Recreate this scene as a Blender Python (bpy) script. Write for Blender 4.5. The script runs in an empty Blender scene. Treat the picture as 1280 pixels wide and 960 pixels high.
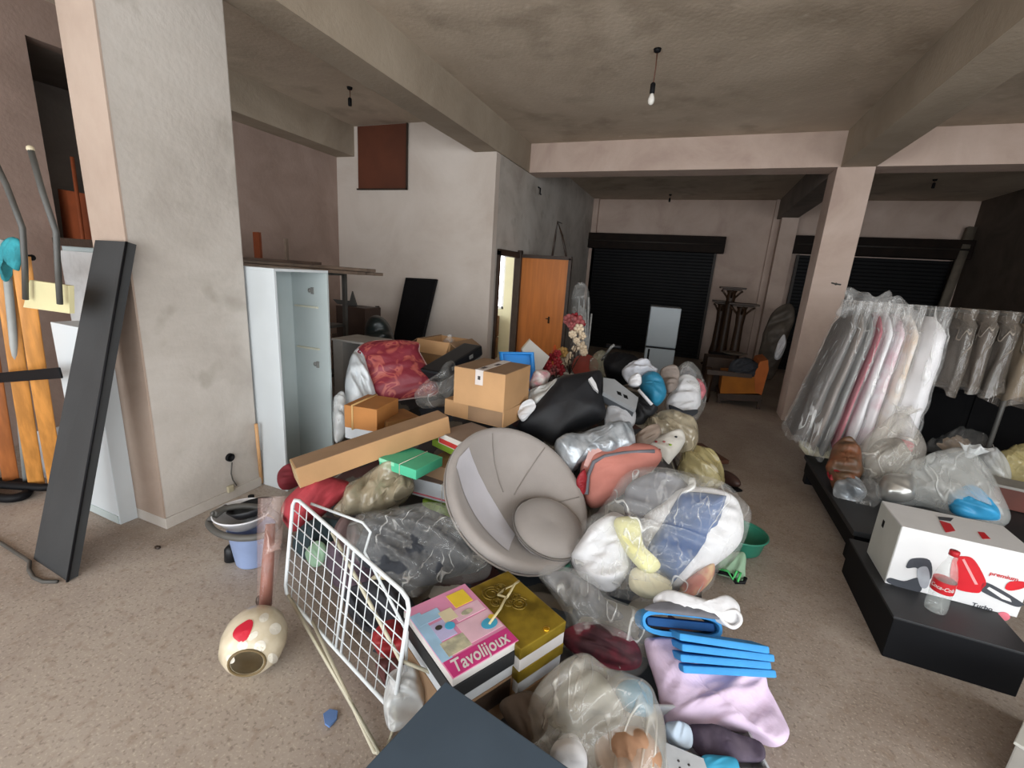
import bpy, bmesh, math, random
from mathutils import Vector, Matrix, noise
V = Vector
R_ = math.radians
C = bpy.context.scene.collection
scene = bpy.context.scene
random.seed(7)

# ---------------------------------------------------------------- camera geometry (1280x960 frame)
FPX, EYE = 555.0, 1.65
_d = V((-150, 2220, FPX)).normalized()
_D = V((230, -125, FPX)); _D = (_D - _D.dot(_d) * _d).normalized()
_R = _d.cross(_D)


def ray(px, py):
    v = V((px - 640, py - 480, FPX))
    return V((v.dot(_R), v.dot(_D), -v.dot(_d)))


def P(px, py, z):
    r = ray(px, py)
    return V((0, 0, EYE)) + r * ((z - EYE) / r.z)


def PY(px, py, y):
    r = ray(px, py)
    return V((0, 0, EYE)) + r * (y / r.y)


def PX(px, py, x):
    r = ray(px, py)
    return V((0, 0, EYE)) + r * (x / r.x)


def PN(px, py, p0, n):
    r = ray(px, py)
    o = V((0, 0, EYE))
    return o + r * ((p0 - o).dot(n) / r.dot(n))


# ---------------------------------------------------------------- materials
def lin(h):
    h = h.lstrip('#')
    out = []
    for i in (0, 2, 4):
        c = int(h[i:i + 2], 16) / 255
        out.append(c / 12.92 if c <= .04045 else ((c + .055) / 1.055) ** 2.4)
    return (*out, 1)


_mats = {}


def nd(nt, t, **kw):
    n = nt.nodes.new(t)
    for k, v in kw.items():
        setattr(n, k, v)
    return n


def mat(name, color, rough=.6, vary=.12, scale=6., bump=0., bscale=40., metal=0., spec=.4, detail=4., color2=None, mix_lo=.4, mix_hi=.65, sheen=0, coat=0, stretch=None):
    """Principled surface whose colour wanders between two tones on object-space noise."""
    if name in _mats:
        return _mats[name]
    m = bpy.data.materials.new(name)
    m.use_nodes = True
    nt = m.node_tree
    b = nt.nodes['Principled BSDF']
    tc = nd(nt, 'ShaderNodeTexCoord')
    mp = nd(nt, 'ShaderNodeMapping')
    nt.links.new(tc.outputs['Object'], mp.inputs[0])
    if stretch:
        mp.inputs['Scale'].default_value = stretch
    no = nd(nt, 'ShaderNodeTexNoise')
    no.inputs['Scale'].default_value = scale
    no.inputs['Detail'].default_value = detail
    nt.links.new(mp.outputs[0], no.inputs['Vector'])
    rp = nd(nt, 'ShaderNodeValToRGB')
    c1 = lin(color)
    if color2:
        c2 = lin(color2)
    else:
        c2 = tuple(x * (1 - vary) for x in c1[:3]) + (1,)
        c1 = tuple(min(1, x * (1 + vary * .6)) for x in c1[:3]) + (1,)
    rp.color_ramp.elements[0].position = mix_lo
    rp.color_ramp.elements[1].position = mix_hi
    rp.color_ramp.elements[0].color = c2
    rp.color_ramp.elements[1].color = c1
    nt.links.new(no.outputs['Fac'], rp.inputs[0])
    nt.links.new(rp.outputs[0], b.inputs['Base Color'])
    b.inputs['Roughness'].default_value = rough
    b.inputs['Metallic'].default_value = metal
    b.inputs['Specular IOR Level'].default_value = spec
    if sheen:
        b.inputs['Sheen Weight'].default_value = sheen
    if coat:
        b.inputs['Coat Weight'].default_value = coat
        b.inputs['Coat Roughness'].default_value = .2
    if bump:
        n2 = nd(nt, 'ShaderNodeTexNoise')
        n2.inputs['Scale'].default_value = bscale
        n2.inputs['Detail'].default_value = 5
        nt.links.new(mp.outputs[0], n2.inputs['Vector'])
        bp = nd(nt, 'ShaderNodeBump')
        bp.inputs['Strength'].default_value = bump
        bp.inputs['Distance'].default_value = .02
        nt.links.new(n2.outputs['Fac'], bp.inputs['Height'])
        nt.links.new(bp.outputs[0], b.inputs['Normal'])
    _mats[name] = m
    return m


def clear(name, tint='#dcdcd8', opac=.22, rough=.18, streak=.35, sscale=7., see='#ffffff', stretch=(1, .22, .55), turn=(.7, .5, .8), bump=.45):
    """Crinkled see-through plastic film: part transparent, part pale glossy film, with highlight streaks painted along sharp wrinkles."""
    if name in _mats:
        return _mats[name]
    m = bpy.data.materials.new(name)
    m.use_nodes = True
    nt = m.node_tree
    b = nt.nodes['Principled BSDF']
    out = nt.nodes['Material Output']
    b.inputs['Base Color'].default_value = lin(tint)
    b.inputs['Roughness'].default_value = rough
    b.inputs['Specular IOR Level'].default_value = 1.0
    tr = nd(nt, 'ShaderNodeBsdfTransparent')
    tr.inputs[0].default_value = lin(see)
    mx = nd(nt, 'ShaderNodeMixShader')
    tc = nd(nt, 'ShaderNodeTexCoord')
    mp = nd(nt, 'ShaderNodeMapping'); mp.inputs['Scale'].default_value = stretch; mp.inputs['Rotation'].default_value = turn
    nt.links.new(tc.outputs['Object'], mp.inputs[0])
    def line(sc, width, dist):
        no = nd(nt, 'ShaderNodeTexNoise')
        no.inputs['Scale'].default_value = sc
        no.inputs['Detail'].default_value = 2
        no.inputs['Distortion'].default_value = dist
        nt.links.new(mp.outputs[0], no.inputs['Vector'])
        su = nd(nt, 'ShaderNodeMath', operation='SUBTRACT'); su.inputs[1].default_value = .5
        nt.links.new(no.outputs['Fac'], su.inputs[0])
        ab = nd(nt, 'ShaderNodeMath', operation='ABSOLUTE'); nt.links.new(su.outputs[0], ab.inputs[0])
        mr = nd(nt, 'ShaderNodeMapRange', interpolation_type='SMOOTHSTEP')
        mr.inputs['From Min'].default_value = 0; mr.inputs['From Max'].default_value = width
        mr.inputs['To Min'].default_value = 1; mr.inputs['To Max'].default_value = 0
        nt.links.new(ab.outputs[0], mr.inputs['Value'])
        return no, mr
    n1, l1 = line(sscale * .8, .022, .15)
    n2, l2 = line(sscale * 2.4, .04, .2)
    gate, _g = line(sscale * .45, .1, 0)
    gr = nd(nt, 'ShaderNodeMapRange'); gr.inputs['From Min'].default_value = .42; gr.inputs['From Max'].default_value = .62
    nt.links.new(gate.outputs['Fac'], gr.inputs['Value'])
    hf = nd(nt, 'ShaderNodeMath', operation='MULTIPLY'); hf.inputs[1].default_value = .45; nt.links.new(l2.outputs[0], hf.inputs[0])
    m2 = nd(nt, 'ShaderNodeMath', operation='MULTIPLY'); nt.links.new(hf.outputs[0], m2.inputs[0]); nt.links.new(gr.outputs[0], m2.inputs[1])
    g1 = nd(nt, 'ShaderNodeTexNoise'); g1.inputs['Scale'].default_value = sscale * .6; nt.links.new(tc.outputs['Object'], g1.inputs['Vector'])
    g1r = nd(nt, 'ShaderNodeMapRange'); g1r.inputs['From Min'].default_value = .4; g1r.inputs['From Max'].default_value = .6; nt.links.new(g1.outputs['Fac'], g1r.inputs['Value'])
    m1 = nd(nt, 'ShaderNodeMath', operation='MULTIPLY'); nt.links.new(l1.outputs[0], m1.inputs[0]); nt.links.new(g1r.outputs[0], m1.inputs[1])
    mxx = nd(nt, 'ShaderNodeMath', operation='MAXIMUM'); nt.links.new(m1.outputs[0], mxx.inputs[0]); nt.links.new(m2.outputs[0], mxx.inputs[1])
    rp = nd(nt, 'ShaderNodeMapRange')
    rp.inputs['To Min'].default_value = opac; rp.inputs['To Max'].default_value = min(1, opac + streak)  # paler streaks stand in for highlights on the creases
    nt.links.new(mxx.outputs[0], rp.inputs['Value'])
    bp = nd(nt, 'ShaderNodeBump'); bp.inputs['Strength'].default_value = bump; bp.inputs['Distance'].default_value = .03
    nt.links.new(mxx.outputs[0], bp.inputs['Height'])
    nt.links.new(bp.outputs[0], b.inputs['Normal'])
    nt.links.new(rp.outputs[0], mx.inputs[0])
    nt.links.new(tr.outputs[0], mx.inputs[1])
    nt.links.new(b.outputs[0], mx.inputs[2])
    nt.links.new(mx.outputs[0], out.inputs[0])
    _mats[name] = m
    return m


# ---------------------------------------------------------------- mesh builder
class MB:
    def __init__(s):
        s.v = []; s.f = []; s.smooth = []

    def add(s, verts, faces, smooth=False):
        o = len(s.v)
        s.v += [V(x) for x in verts]
        s.f += [tuple(i + o for i in f) for f in faces]
        s.smooth += [smooth] * len(faces)
        return s

    def bm(s, bm, smooth=False):
        bm.verts.index_update()
        s.add([v.co.copy() for v in bm.verts], [[v.index for v in f.verts] for f in bm.faces], smooth)
        bm.free()
        return s

    def box(s, c, size, rot=None, bev=0., M=None):
        """Box of given size centred on c; rot is a 3x3 (columns = axes) or a z angle."""
        bm = bmesh.new()
        bmesh.ops.create_cube(bm, size=1)
        bmesh.ops.scale(bm, vec=V(size), verts=bm.verts)
        if bev:
            bmesh.ops.bevel(bm, geom=list(bm.edges), offset=bev, segments=2, affect='EDGES', profile=.6)
        if rot is not None:
            if not isinstance(rot, Matrix):
                rot = Matrix.Rotation(rot, 3, 'Z')
            bmesh.ops.transform(bm, matrix=rot.to_4x4(), verts=bm.verts)
        bmesh.ops.translate(bm, vec=V(c), verts=bm.verts)
        return s.bm(bm)

    def span(s, a, b, bev=0.):
        a, b = V(a), V(b)
        return s.box((a + b) / 2, [abs(b[i] - a[i]) for i in range(3)], bev=bev)

    def tube(s, pts, r, n=8, closed=False, caps=True):
        pts = [V(p) for p in pts]
        rr = r if isinstance(r, (list, tuple)) else [r] * len(pts)
        m = len(pts)
        vs = []
        t0 = (pts[1] - pts[0]).normalized()
        u = t0.orthogonal().normalized()
        for i, p in enumerate(pts):
            a = pts[i - 1] if (i or closed) else p
            c = pts[(i + 1) % m] if (i < m - 1 or closed) else p
            t = (c - a).normalized()
            u = (u - u.dot(t) * t)
            u = u.normalized() if u.length > 1e-6 else t.orthogonal().normalized()
            w = t.cross(u)
            for k in range(n):
                an = 2 * math.pi * k / n
                vs.append(p + (u * math.cos(an) + w * math.sin(an)) * rr[i])
        fs = []
        for i in range(m if closed else m - 1):
            j = (i + 1) % m
            for k in range(n):
                l = (k + 1) % n
                fs.append((i * n + k, i * n + l, j * n + l, j * n + k))
        if caps and not closed:
            fs.append(tuple(range(n))[::-1]); fs.append(tuple((m - 1) * n + k for k in range(n)))
        return s.add(vs, fs, True)

    def lathe(s, prof, c=(0, 0, 0), rot=None, n=28, cap=True):
        """prof: (radius, height) pairs revolved round the local z axis."""
        vs = []
        rot = rot or Matrix.Identity(3)
        for (r, z) in prof:
            for k in range(n):
                a = 2 * math.pi * k / n
                vs.append(V(c) + rot @ V((r * math.cos(a), r * math.sin(a), z)))
        fs = []
        for i in range(len(prof) - 1):
            for k in range(n):
                l = (k + 1) % n
                fs.append((i * n + k, i * n + l, (i + 1) * n + l, (i + 1) * n + k))
        if cap:
            fs.append(tuple(range(n))[::-1]); fs.append(tuple((len(prof) - 1) * n + k for k in range(n)))
        return s.add(vs, fs, True)

    def prism(s, poly, n, th):
        """Extrude a planar polygon (3D points) by th along -n."""
        k = len(poly)
        poly = [V(p) for p in poly]
        vs = poly + [p - n * th for p in poly]
        fs = [tuple(range(k)), tuple(range(k, 2 * k))[::-1]]
        fs += [(i, k + i, k + (i + 1) % k, (i + 1) % k) for i in range(k)]
        return s.add(vs, fs)

    def grid(s, fn, nu, nv, closed_u=False, smooth=True):
        vs = [fn(i / (nu if closed_u else nu - 1), j / (nv - 1)) for j in range(nv) for i in range(nu)]
        fs = []
        for j in range(nv - 1):
            for i in range(nu if closed_u else nu - 1):
                k = (i + 1) % nu
                fs.append((j * nu + i, j * nu + k, (j + 1) * nu + k, (j + 1) * nu + i))
        return s.add(vs, fs, smooth)

    def sph(s, c, r, n=2, rot=None):
        bm = bmesh.new()
        bmesh.ops.create_icosphere(bm, subdivisions=n, radius=1)
        rr = r if isinstance(r, (tuple, list)) else (r, r, r)
        for v in bm.verts:
            p = V((v.co.x * rr[0], v.co.y * rr[1], v.co.z * rr[2]))
            v.co = (rot @ p if rot is not None else p) + V(c)
        return s.bm(bm, True)


_off = {}


def obj(name, mb, m, parent=None, origin=None, mods=()):
    """Link the builder's geometry as ONE mesh object (world coordinates in, local out)."""
    me = bpy.data.meshes.new(name)
    if parent is not None:
        off = _off[parent.name]
    elif origin == 0:
        off = V((0, 0, 0))
    else:
        xs = [v.x for v in mb.v]; ys = [v.y for v in mb.v]; zs = [v.z for v in mb.v]
        off = V(((min(xs) + max(xs)) / 2, (min(ys) + max(ys)) / 2, min(zs)))
    me.from_pydata([v - off for v in mb.v], [], mb.f)
    me.update()
    for p, sm in zip(me.polygons, mb.smooth):
        p.use_smooth = sm
    bm = bmesh.new(); bm.from_mesh(me)
    bmesh.ops.recalc_face_normals(bm, faces=bm.faces)
    bm.to_mesh(me); bm.free()
    me.materials.append(m)
    o = bpy.data.objects.new(name, me)
    C.objects.link(o)
    if parent is not None:
        o.parent = parent
        _off[o.name] = off
    else:
        o.location = off
        _off[o.name] = off
    return o


def tag(o, label, cat, group=None, kind=None):
    o['label'] = label; o['category'] = cat
    if group: o['group'] = group
    if kind: o['kind'] = kind
    return o


def thing(name, loc, label, cat, group=None):
    o = bpy.data.objects.new(name, None)
    o.empty_display_size = .1
    C.objects.link(o)
    o.location = V(loc)
    _off[o.name] = V(loc)
    return tag(o, label, cat, group)


def struct(name, mb, m, parent=None):
    o = obj(name, mb, m, parent, origin=0)
    if parent is None:
        o['kind'] = 'structure'
    return o


# ---------------------------------------------------------------- soft shapes
def nz(p, f, seed=0):
    return noise.noise(V((p.x * f + seed * 7.3, p.y * f - seed * 3.1, p.z * f + seed * 1.7)))


def ridge(p, f, seed=0):
    """-1..0.. creases: sharp valleys between soft ridges."""
    return 1 - 2 * abs(nz(p, f, seed)) * 1.6


def catmull(pts, k=6):
    n = len(pts); out = []
    for i in range(n):
        a, b, c, d = pts[i - 1], pts[i], pts[(i + 1) % n], pts[(i + 2) % n]
        for j in range(k):
            t = j / k
            out.append(.5 * ((2 * b) + (c - a) * t + (2 * a - 5 * b + 4 * c - d) * t * t + (3 * b - a - 3 * c + d) * t ** 3))
    return out


def puff(outline, n, tf, tb, crumple=.02, freq=8., seed=1, rings=18, p=2.4, soft=True, zmin=.006, k=6, shift=None, aniso=.7):
    """Closed soft body: an outline (3D points in a plane with normal n), bulging tf to the front and tb behind,
    creased along a random direction."""
    b = catmull(outline, k) if soft else [outline[i].lerp(outline[(i + 1) % len(outline)], j / k) for i in range(len(outline)) for j in range(k)]
    M = len(b)
    c = sum(b, V()) / M + (shift or V())
    rg = random.Random(seed * 13 + len(outline))
    e1 = V((rg.uniform(-1, 1), rg.uniform(-1, 1), rg.uniform(-1, 1))); e1 = (e1 - e1.dot(n) * n).normalized()
    mb = MB()
    vs = []

    def lvl(s, side):
        h = (max(0, 1 - s ** p)) ** .5
        for q in b:
            x = c + (q - c) * s
            y = x - e1 * (x.dot(e1) * aniso) + n * (.6 * side)
            y = y + V((nz(y, freq * .6, seed), nz(y, freq * .6, seed + 2), nz(y, freq * .6, seed + 4))) * (.35 / freq)
            amp = crumple * (1 - s ** 10)
            r1 = 1 - abs(nz(y, freq, seed)) * 3.2
            r2 = 1 - abs(nz(y, freq * 2.2, seed + 3)) * 3.2
            r3 = 1 - abs(nz(y, freq * 4.6, seed + 6)) * 3
            d = amp * (r1 * .75 + r2 * .4 + r3 * .2 + nz(x, freq * .4, seed + 9) * .6 - .3)
            x = x + n * ((tf if side > 0 else -tb) * h + d * (1 if side > 0 else -.5))
            e = crumple * .7 * nz(y, freq * 1.6, seed + 5)
            x = x + (x - c).normalized() * e * (1 if s < .99 else .5)
            if x.z < zmin: x.z = zmin
            vs.append(x)
    S = [i / rings for i in range(1, rings + 1)]
    S = [1 - (1 - s) ** 1.6 for s in S]
    S[-1] = 1.0
    for s in S: lvl(s, 1)
    for s in reversed(S[:-1]): lvl(s, -1)
    tot = 2 * len(S) - 1
    fs = [(r * M + i, r * M + (i + 1) % M, (r + 1) * M + (i + 1) % M, (r + 1) * M + i) for r in range(tot - 1) for i in range(M)]
    top = sum(vs[:M], V()) / M; bot = sum(vs[-M:], V()) / M
    vs += [top, bot]
    fs += [(len(vs) - 2, (i + 1) % M, i) for i in range(M)]
    o = (tot - 1) * M
    fs += [(len(vs) - 1, o + i, o + (i + 1) % M) for i in range(M)]
    return mb.add(vs, fs, True)


def facing(p, tilt=40, turn=0):
    """Unit normal leaning from the level direction towards the viewer's side of the room up to the ceiling."""
    h = V((-p.x, -p.y, 0)).normalized()
    h = Matrix.Rotation(R_(turn), 3, 'Z') @ h
    return (h * math.cos(R_(tilt)) + V((0, 0, math.sin(R_(tilt))))).normalized()


def puffpx(px, c, tilt=42, tf=.12, tb=.12, turn=0, **kw):
    """Soft body at c=(px,py,z): outline points on a tilted plane through it."""
    p0 = P(*c)
    n = facing(p0, tilt, turn)
    return puff([PN(x, y, p0, n) for x, y in px], n, tf, tb, **kw)


def frame3(x, up=V((0, 0, 1))):
    x = x.normalized()
    y = up.cross(x).normalized()
    return Matrix((x, y, x.cross(y))).transposed()


def boxpx(A, B, Cb, zt, h, bev=.004, depth=None, width=None):
    """Upright box: A, B = front top corners, Cb = back-left top corner (pixels at height zt). Returns (centre, size, rot, corners)."""
    a, b, c = P(*A, zt), P(*B, zt), P(*Cb, zt)
    u = (b - a); w = width or u.length; u = u.normalized()
    v = V((0, 0, 1)).cross(u)
    d = depth or (c - a).dot(v)
    rot = Matrix((u, v, V((0, 0, 1)))).transposed()
    ctr = a + u * w / 2 + v * d / 2 - V((0, 0, h / 2))
    return ctr, (w, abs(d), h), rot


def text_mb(body, size, o, u, v, n, th=.0006, shear=0., font_scale=1.):
    """Lettering laid on the plane (o,u,v), raised by th."""
    cu = bpy.data.curves.new('lettering', 'FONT')
    cu.body = body; cu.size = size; cu.extrude = th; cu.shear = shear; cu.offset = size * .012
    cu.resolution_u = 3
    ob = bpy.data.objects.new('lettering', cu)
    C.objects.link(ob)
    dg = bpy.context.evaluated_depsgraph_get()
    me = bpy.data.meshes.new_from_object(ob.evaluated_get(dg))
    mb = MB()
    mb.add([V(o) + u * (q.co.x * font_scale) + v * q.co.y + n * (q.co.z + th) for q in me.vertices], [tuple(f.vertices) for f in me.polygons])
    bpy.data.objects.remove(ob); bpy.data.curves.remove(cu); bpy.data.meshes.remove(me)
    return mb


def dup(root, loc, label=None, rotz=0):
    r = root.copy(); C.objects.link(r); r.location = loc
    r.rotation_euler = (0, 0, rotz)
    if label: r['label'] = label
    for ch in list(root.children):
        c = ch.copy(); C.objects.link(c); c.parent = r
        for g in ch.children:
            e = g.copy(); C.objects.link(e); e.parent = c
    return r
# ---------------------------------------------------------------- room shell
ZC, ZB = 3.46, 3.08
def concrete(name, c1, c2, c3, scale=1.2, fleck=None, rough=.85, bump=.15):
    m = bpy.data.materials.new(name); m.use_nodes = True
    nt = m.node_tree; b = nt.nodes['Principled BSDF']
    tc = nd(nt, 'ShaderNodeTexCoord')
    n1 = nd(nt, 'ShaderNodeTexNoise'); n1.inputs['Scale'].default_value = scale; n1.inputs['Detail'].default_value = 8; n1.inputs['Roughness'].default_value = .62
    n1.inputs['Distortion'].default_value = .6
    nt.links.new(tc.outputs['Object'], n1.inputs['Vector'])
    rp = nd(nt, 'ShaderNodeValToRGB'); e = rp.color_ramp.elements
    e[0].position, e[1].position = .32, .7
    e[0].color, e[1].color = lin(c1), lin(c3)
    k = e.new(.5); k.color = lin(c2)
    nt.links.new(n1.outputs['Fac'], rp.inputs[0])
    last = rp.outputs[0]
    if fleck:
        for sc, col, lo, hi, fac in fleck:
            n2 = nd(nt, 'ShaderNodeTexNoise'); n2.inputs['Scale'].default_value = sc; n2.inputs['Detail'].default_value = 3
            nt.links.new(tc.outputs['Object'], n2.inputs['Vector'])
            r2 = nd(nt, 'ShaderNodeValToRGB'); r2.color_ramp.elements[0].position = lo; r2.color_ramp.elements[1].position = hi
            r2.color_ramp.elements[0].color = (0, 0, 0, 1); r2.color_ramp.elements[1].color = (fac, fac, fac, 1)
            nt.links.new(n2.outputs['Fac'], r2.inputs[0])
            mx = nd(nt, 'ShaderNodeMixRGB'); mx.inputs[2].default_value = lin(col)
            nt.links.new(r2.outputs[0], mx.inputs[0]); nt.links.new(last, mx.inputs[1]); last = mx.outputs[0]
    nt.links.new(last, b.inputs['Base Color'])
    b.inputs['Roughness'].default_value = rough
    b.inputs['Specular IOR Level'].default_value = .3
    n3 = nd(nt, 'ShaderNodeTexNoise'); n3.inputs['Scale'].default_value = 30; n3.inputs['Detail'].default_value = 6
    nt.links.new(tc.outputs['Object'], n3.inputs['Vector'])
    bp = nd(nt, 'ShaderNodeBump'); bp.inputs['Strength'].default_value = bump; bp.inputs['Distance'].default_value = .02
    nt.links.new(n3.outputs['Fac'], bp.inputs['Height']); nt.links.new(bp.outputs[0], b.inputs['Normal'])
    return m

M_floor = concrete('terrazzo_floor', '#8d7f73', '#a0948a', '#b0a599', .9,
                   [(64, '#5c5046', .56, .66, .42), (100, '#cfc3b1', .56, .68, .45), (22, '#84705e', .55, .70, .4), (3, '#b9afa4', .55, .75, .35)], rough=.55, bump=.06)
M_ceil = concrete('raw_concrete_ceiling', '#a39583', '#b7a896', '#c6b8a6', .7, [(2.2, '#8f8170', .54, .72, .6), (9, '#cdc0ae', .6, .72, .35)])
M_beam = concrete('beam_concrete', '#8b7e6e', '#9b8e7d', '#a89b8a', 1.1)
M_pink = concrete('pinkish_plaster', '#b09a8e', '#bda89b', '#c7b3a7', 1.5)
M_paint = concrete('old_pink_paint', '#9c8a7c', '#a99688', '#b3a193', 1.2)
M_plaster = concrete('grey_plaster', '#a09890', '#b6afa7', '#c5bfb8', 1.1, [(4, '#8f887c', .6, .72, .45)])
M_white = concrete('white_wall_paint', '#bfb2a7', '#cabfb5', '#d2c8bf', .9)
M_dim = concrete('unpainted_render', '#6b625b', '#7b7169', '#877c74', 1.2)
M_dimpink = concrete('dull_pink_plaster', '#8a766b', '#988378', '#a38e83', 1.5)
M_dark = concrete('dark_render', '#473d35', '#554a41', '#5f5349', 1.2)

struct('floor', MB().span((-6.4, -3, -.1), (5.2, 11.3, 0)), M_floor)
struct('ceiling', MB().span((-6.4, -3, ZC), (5.2, 11.3, ZC + .12)), M_ceil)
# left wall: opening into a dark alcove between y 2.2 and 3.5
wl = MB().span((-5.15, -3, 0), (-5, 2.2, ZC)).span((-5.15, 2.2, 3.16), (-5, 3.5, ZC)).span((-5.15, 3.5, 0), (-5, 5.43, ZC))
struct('wall_left', wl, M_dimpink)
struct('wall_alcove', MB().span((-6.3, 2.1, 0), (-5.15, 2.2, ZC)).span((-6.3, 3.5, 0), (-5.15, 3.6, ZC)).span((-6.35, 2.1, 0), (-6.25, 3.6, ZC)).span((-6.3, 2.2, 3.16), (-5.15, 3.5, 3.2)), M_dim)
# wall with the brown hatch, and the wall running back from it with the doorway
struct('wall_inner', MB().span((-5.15, 5.43, 0), (-2.5, 5.55, ZC)), M_white)
struct('wall_side', MB().span((-2.57, 5.55, 0), (-2.5, 5.60, ZC)).span((-2.57, 6.40, 0), (-2.5, 11.1, ZC)).span((-2.57, 5.60, 1.93), (-2.5, 6.40, ZC)), M_plaster)
struct('wall_back', MB().span((-2.65, 11.1, 0), (5.2, 11.25, ZC)).span((-2.5, 10.98, 0), (-2.38, 11.1, ZC)), M_pink)
struct('wall_right', MB().span((4.55, 1.6, 0), (4.7, 11.1, ZC)).span((4.55, -3, 0), (4.7, 1.6, .7)).span((4.55, -3, 3.0), (4.7, 1.6, ZC)), M_dark)  # opening beside the viewer is out of view, added for more side light
struct('beam_left_wall', MB().span((-5, 3.6, ZB), (-4.68, 5.43, ZC)), M_beam)
struct('beam_left', MB().span((-2.80, -3, ZB), (-2.48, 6.55, ZC)), M_beam)
struct('beam_right', MB().span((1.34, -3, ZB), (1.68, 6.55, ZC)), M_beam)
struct('beam_cross', MB().span((-2.5, 6.55, ZB), (4.55, 6.9, ZC)), M_pink)
struct('beam_back', MB().span((1.34, 6.9, ZB), (1.68, 11.1, ZC)), M_dim)
struct('pillar', MB().span((-3.06, 1.49, 0), (-2.77, 2.14, ZC), bev=.008), M_plaster)
obj('painted_front', MB().span((-3.062, 1.482, .07), (-2.768, 1.492, ZC)), M_paint, bpy.data.objects['pillar'])
struct('column', MB().span((1.31, 6.55, 0), (1.68, 6.95, ZB), bev=.008), M_pink)
struct('pilaster', MB().span((1.40, 10.75, 0), (1.70, 11.1, ZB)).span((1.28, 11.02, 0), (1.42, 11.1, ZC)), M_pink)
struct('baseboard_pillar', MB().span((-3.068, 1.482, 0), (-2.758, 2.14, .07), bev=.004), M_plaster)
# open shop front behind the viewer: two piers and a lintel, the right bay shut
struct('wall_front', MB().span((-5.15, -3, 2.9), (5.2, -2.85, ZC)).span((-5.15, -3, 0), (-4.8, -2.85, ZC)).span((-2.9, -3, 0), (-2.5, -2.85, ZC)).span((1.3, -3, 0), (1.7, -2.85, ZC)).span((4.3, -3, 0), (4.7, -2.85, ZC)), M_pink)

# back room behind the doorway with a window to the daylight
M_cream = mat('cream_room_paint', '#cdc9a8', .7, .06, 2)
struct('wall_back_room', MB().span((-3.42, 8.1, 0), (-2.57, 8.2, ZC)).span((-5.1, 8.1, 0), (-3.42, 8.2, .95)).span((-5.1, 8.1, 2.25), (-3.42, 8.2, ZC)).span((-5.1, 8.1, 0), (-4.2, 8.2, ZC)), M_cream)
M_frame = mat('dark_stained_wood', '#33261d', .45, .2, 12, bump=.1)
w1 = struct('window_1', MB().span((-4.2, 8.12, .95), (-4.15, 8.17, 2.25)).span((-3.47, 8.12, .95), (-3.42, 8.17, 2.25)).span((-4.2, 8.12, .95), (-3.42, 8.17, 1.0)).span((-4.2, 8.12, 2.2), (-3.42, 8.17, 2.25)).span((-3.72, 8.12, .95), (-3.67, 8.17, 2.25)), mat('white_window_frame', '#cfd0cf', .5, .05))
struct('floor_outside', MB().span((-7, 8.25, -.12), (-2.7, 11.3, -.1)), M_floor)
bpy.data.objects['floor_outside'].name = 'ground'

# doorway: lining (door_1) and the open orange leaf
d1 = struct('door_1', MB().span((-2.58, 5.60, 0), (-2.46, 5.65, 1.93)).span((-2.54, 6.34, 0), (-2.44, 6.42, 1.98)).span((-2.58, 5.60, 1.87), (-2.46, 6.40, 1.95)), M_frame)
M_leaf = mat('orange_veneer', '#b0682c', .4, .12, 3, stretch=(8, 8, .6), bump=.03)
x1 = PY(713, 318, 6.42).x
leaf = struct('door_2', MB().span((-2.44, 6.40, .02), (x1, 6.44, 1.90)), M_leaf)
obj('door_edging', MB().span((-2.44, 6.385, 1.88), (x1 + .03, 6.445, 1.93)).span((x1 - .01, 6.385, .02), (x1 + .035, 6.445, 1.9)), M_frame, leaf)
hp = PY(686, 400, 6.40)
obj('door_handle', MB().span((hp.x - .012, 6.385, hp.z - .05), (hp.x + .012, 6.4, hp.z + .05)).tube([(hp.x, 6.39, hp.z + .02), (hp.x, 6.36, hp.z + .02), (hp.x - .04, 6.36, hp.z + .02)], .008), mat('dark_brass', '#3a2a1c', .35, metal=.8), leaf)

# roller shutters with boxed drums in the back wall
M_shut = mat('black_shutter', '#0c0c0f', .6, .2, 4, spec=.2)
M_box = mat('dark_brown_drum_box', '#1c120c', .65, .3, 6, spec=.15)
M_rail = mat('grey_rail', '#352f2a', .6)
def shutter(name, xa, xb, ztop, zbox):
    mb = MB(); n = 34
    prof = []
    for i in range(n):
        z0, z1 = ztop * i / n, ztop * (i + 1) / n
        prof += [(11.038, z0), (11.03, z0 + .01), (11.03, z1 - .012), (11.038, z1 - .004)]
    vs = []; fs = []
    for y, z in prof: vs += [(xa, y, z), (xb, y, z)]
    fs = [(2 * i, 2 * i + 1, 2 * i + 3, 2 * i + 2) for i in range(len(prof) - 1)]
    mb.add(vs, fs)
    o = struct(name, mb, M_shut)
    obj('drum_box', MB().span((xa - .16, 10.8, zbox - .34), (xb + .16, 11.1, zbox), bev=.01), M_box, o)
    obj('guide_rail', MB().span((xa - .03, 10.98, 0), (xa + .02, 11.06, ztop)), M_rail, o)
    obj('guide_rail', MB().span((xb - .02, 10.98, 0), (xb + .03, 11.06, ztop)), M_rail, o)
    obj('bottom_bar', MB().tube([(xa - .1, 10.78, zbox - .17), (xb + .1, 10.78, zbox - .17)], .018), M_rail, o)
    return o
shutter('door_3', -2.40, .29, 2.36, 2.69)
shutter('door_4', 1.86, 4.36, 2.40, 2.76)

# square brown hatch high on the white wall
hatch = struct('window_2', MB().span((-4.60, 5.405, 2.66), (-3.80, 5.43, 3.45)), mat('red_brown_board', '#5e3220', .6, .2, 2))
obj('frame_strip', MB().span((-4.62, 5.39, 2.64), (-3.78, 5.41, 2.66)).span((-3.80, 5.39, 2.64), (-3.78, 5.41, 3.45)), M_frame, hatch)

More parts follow.
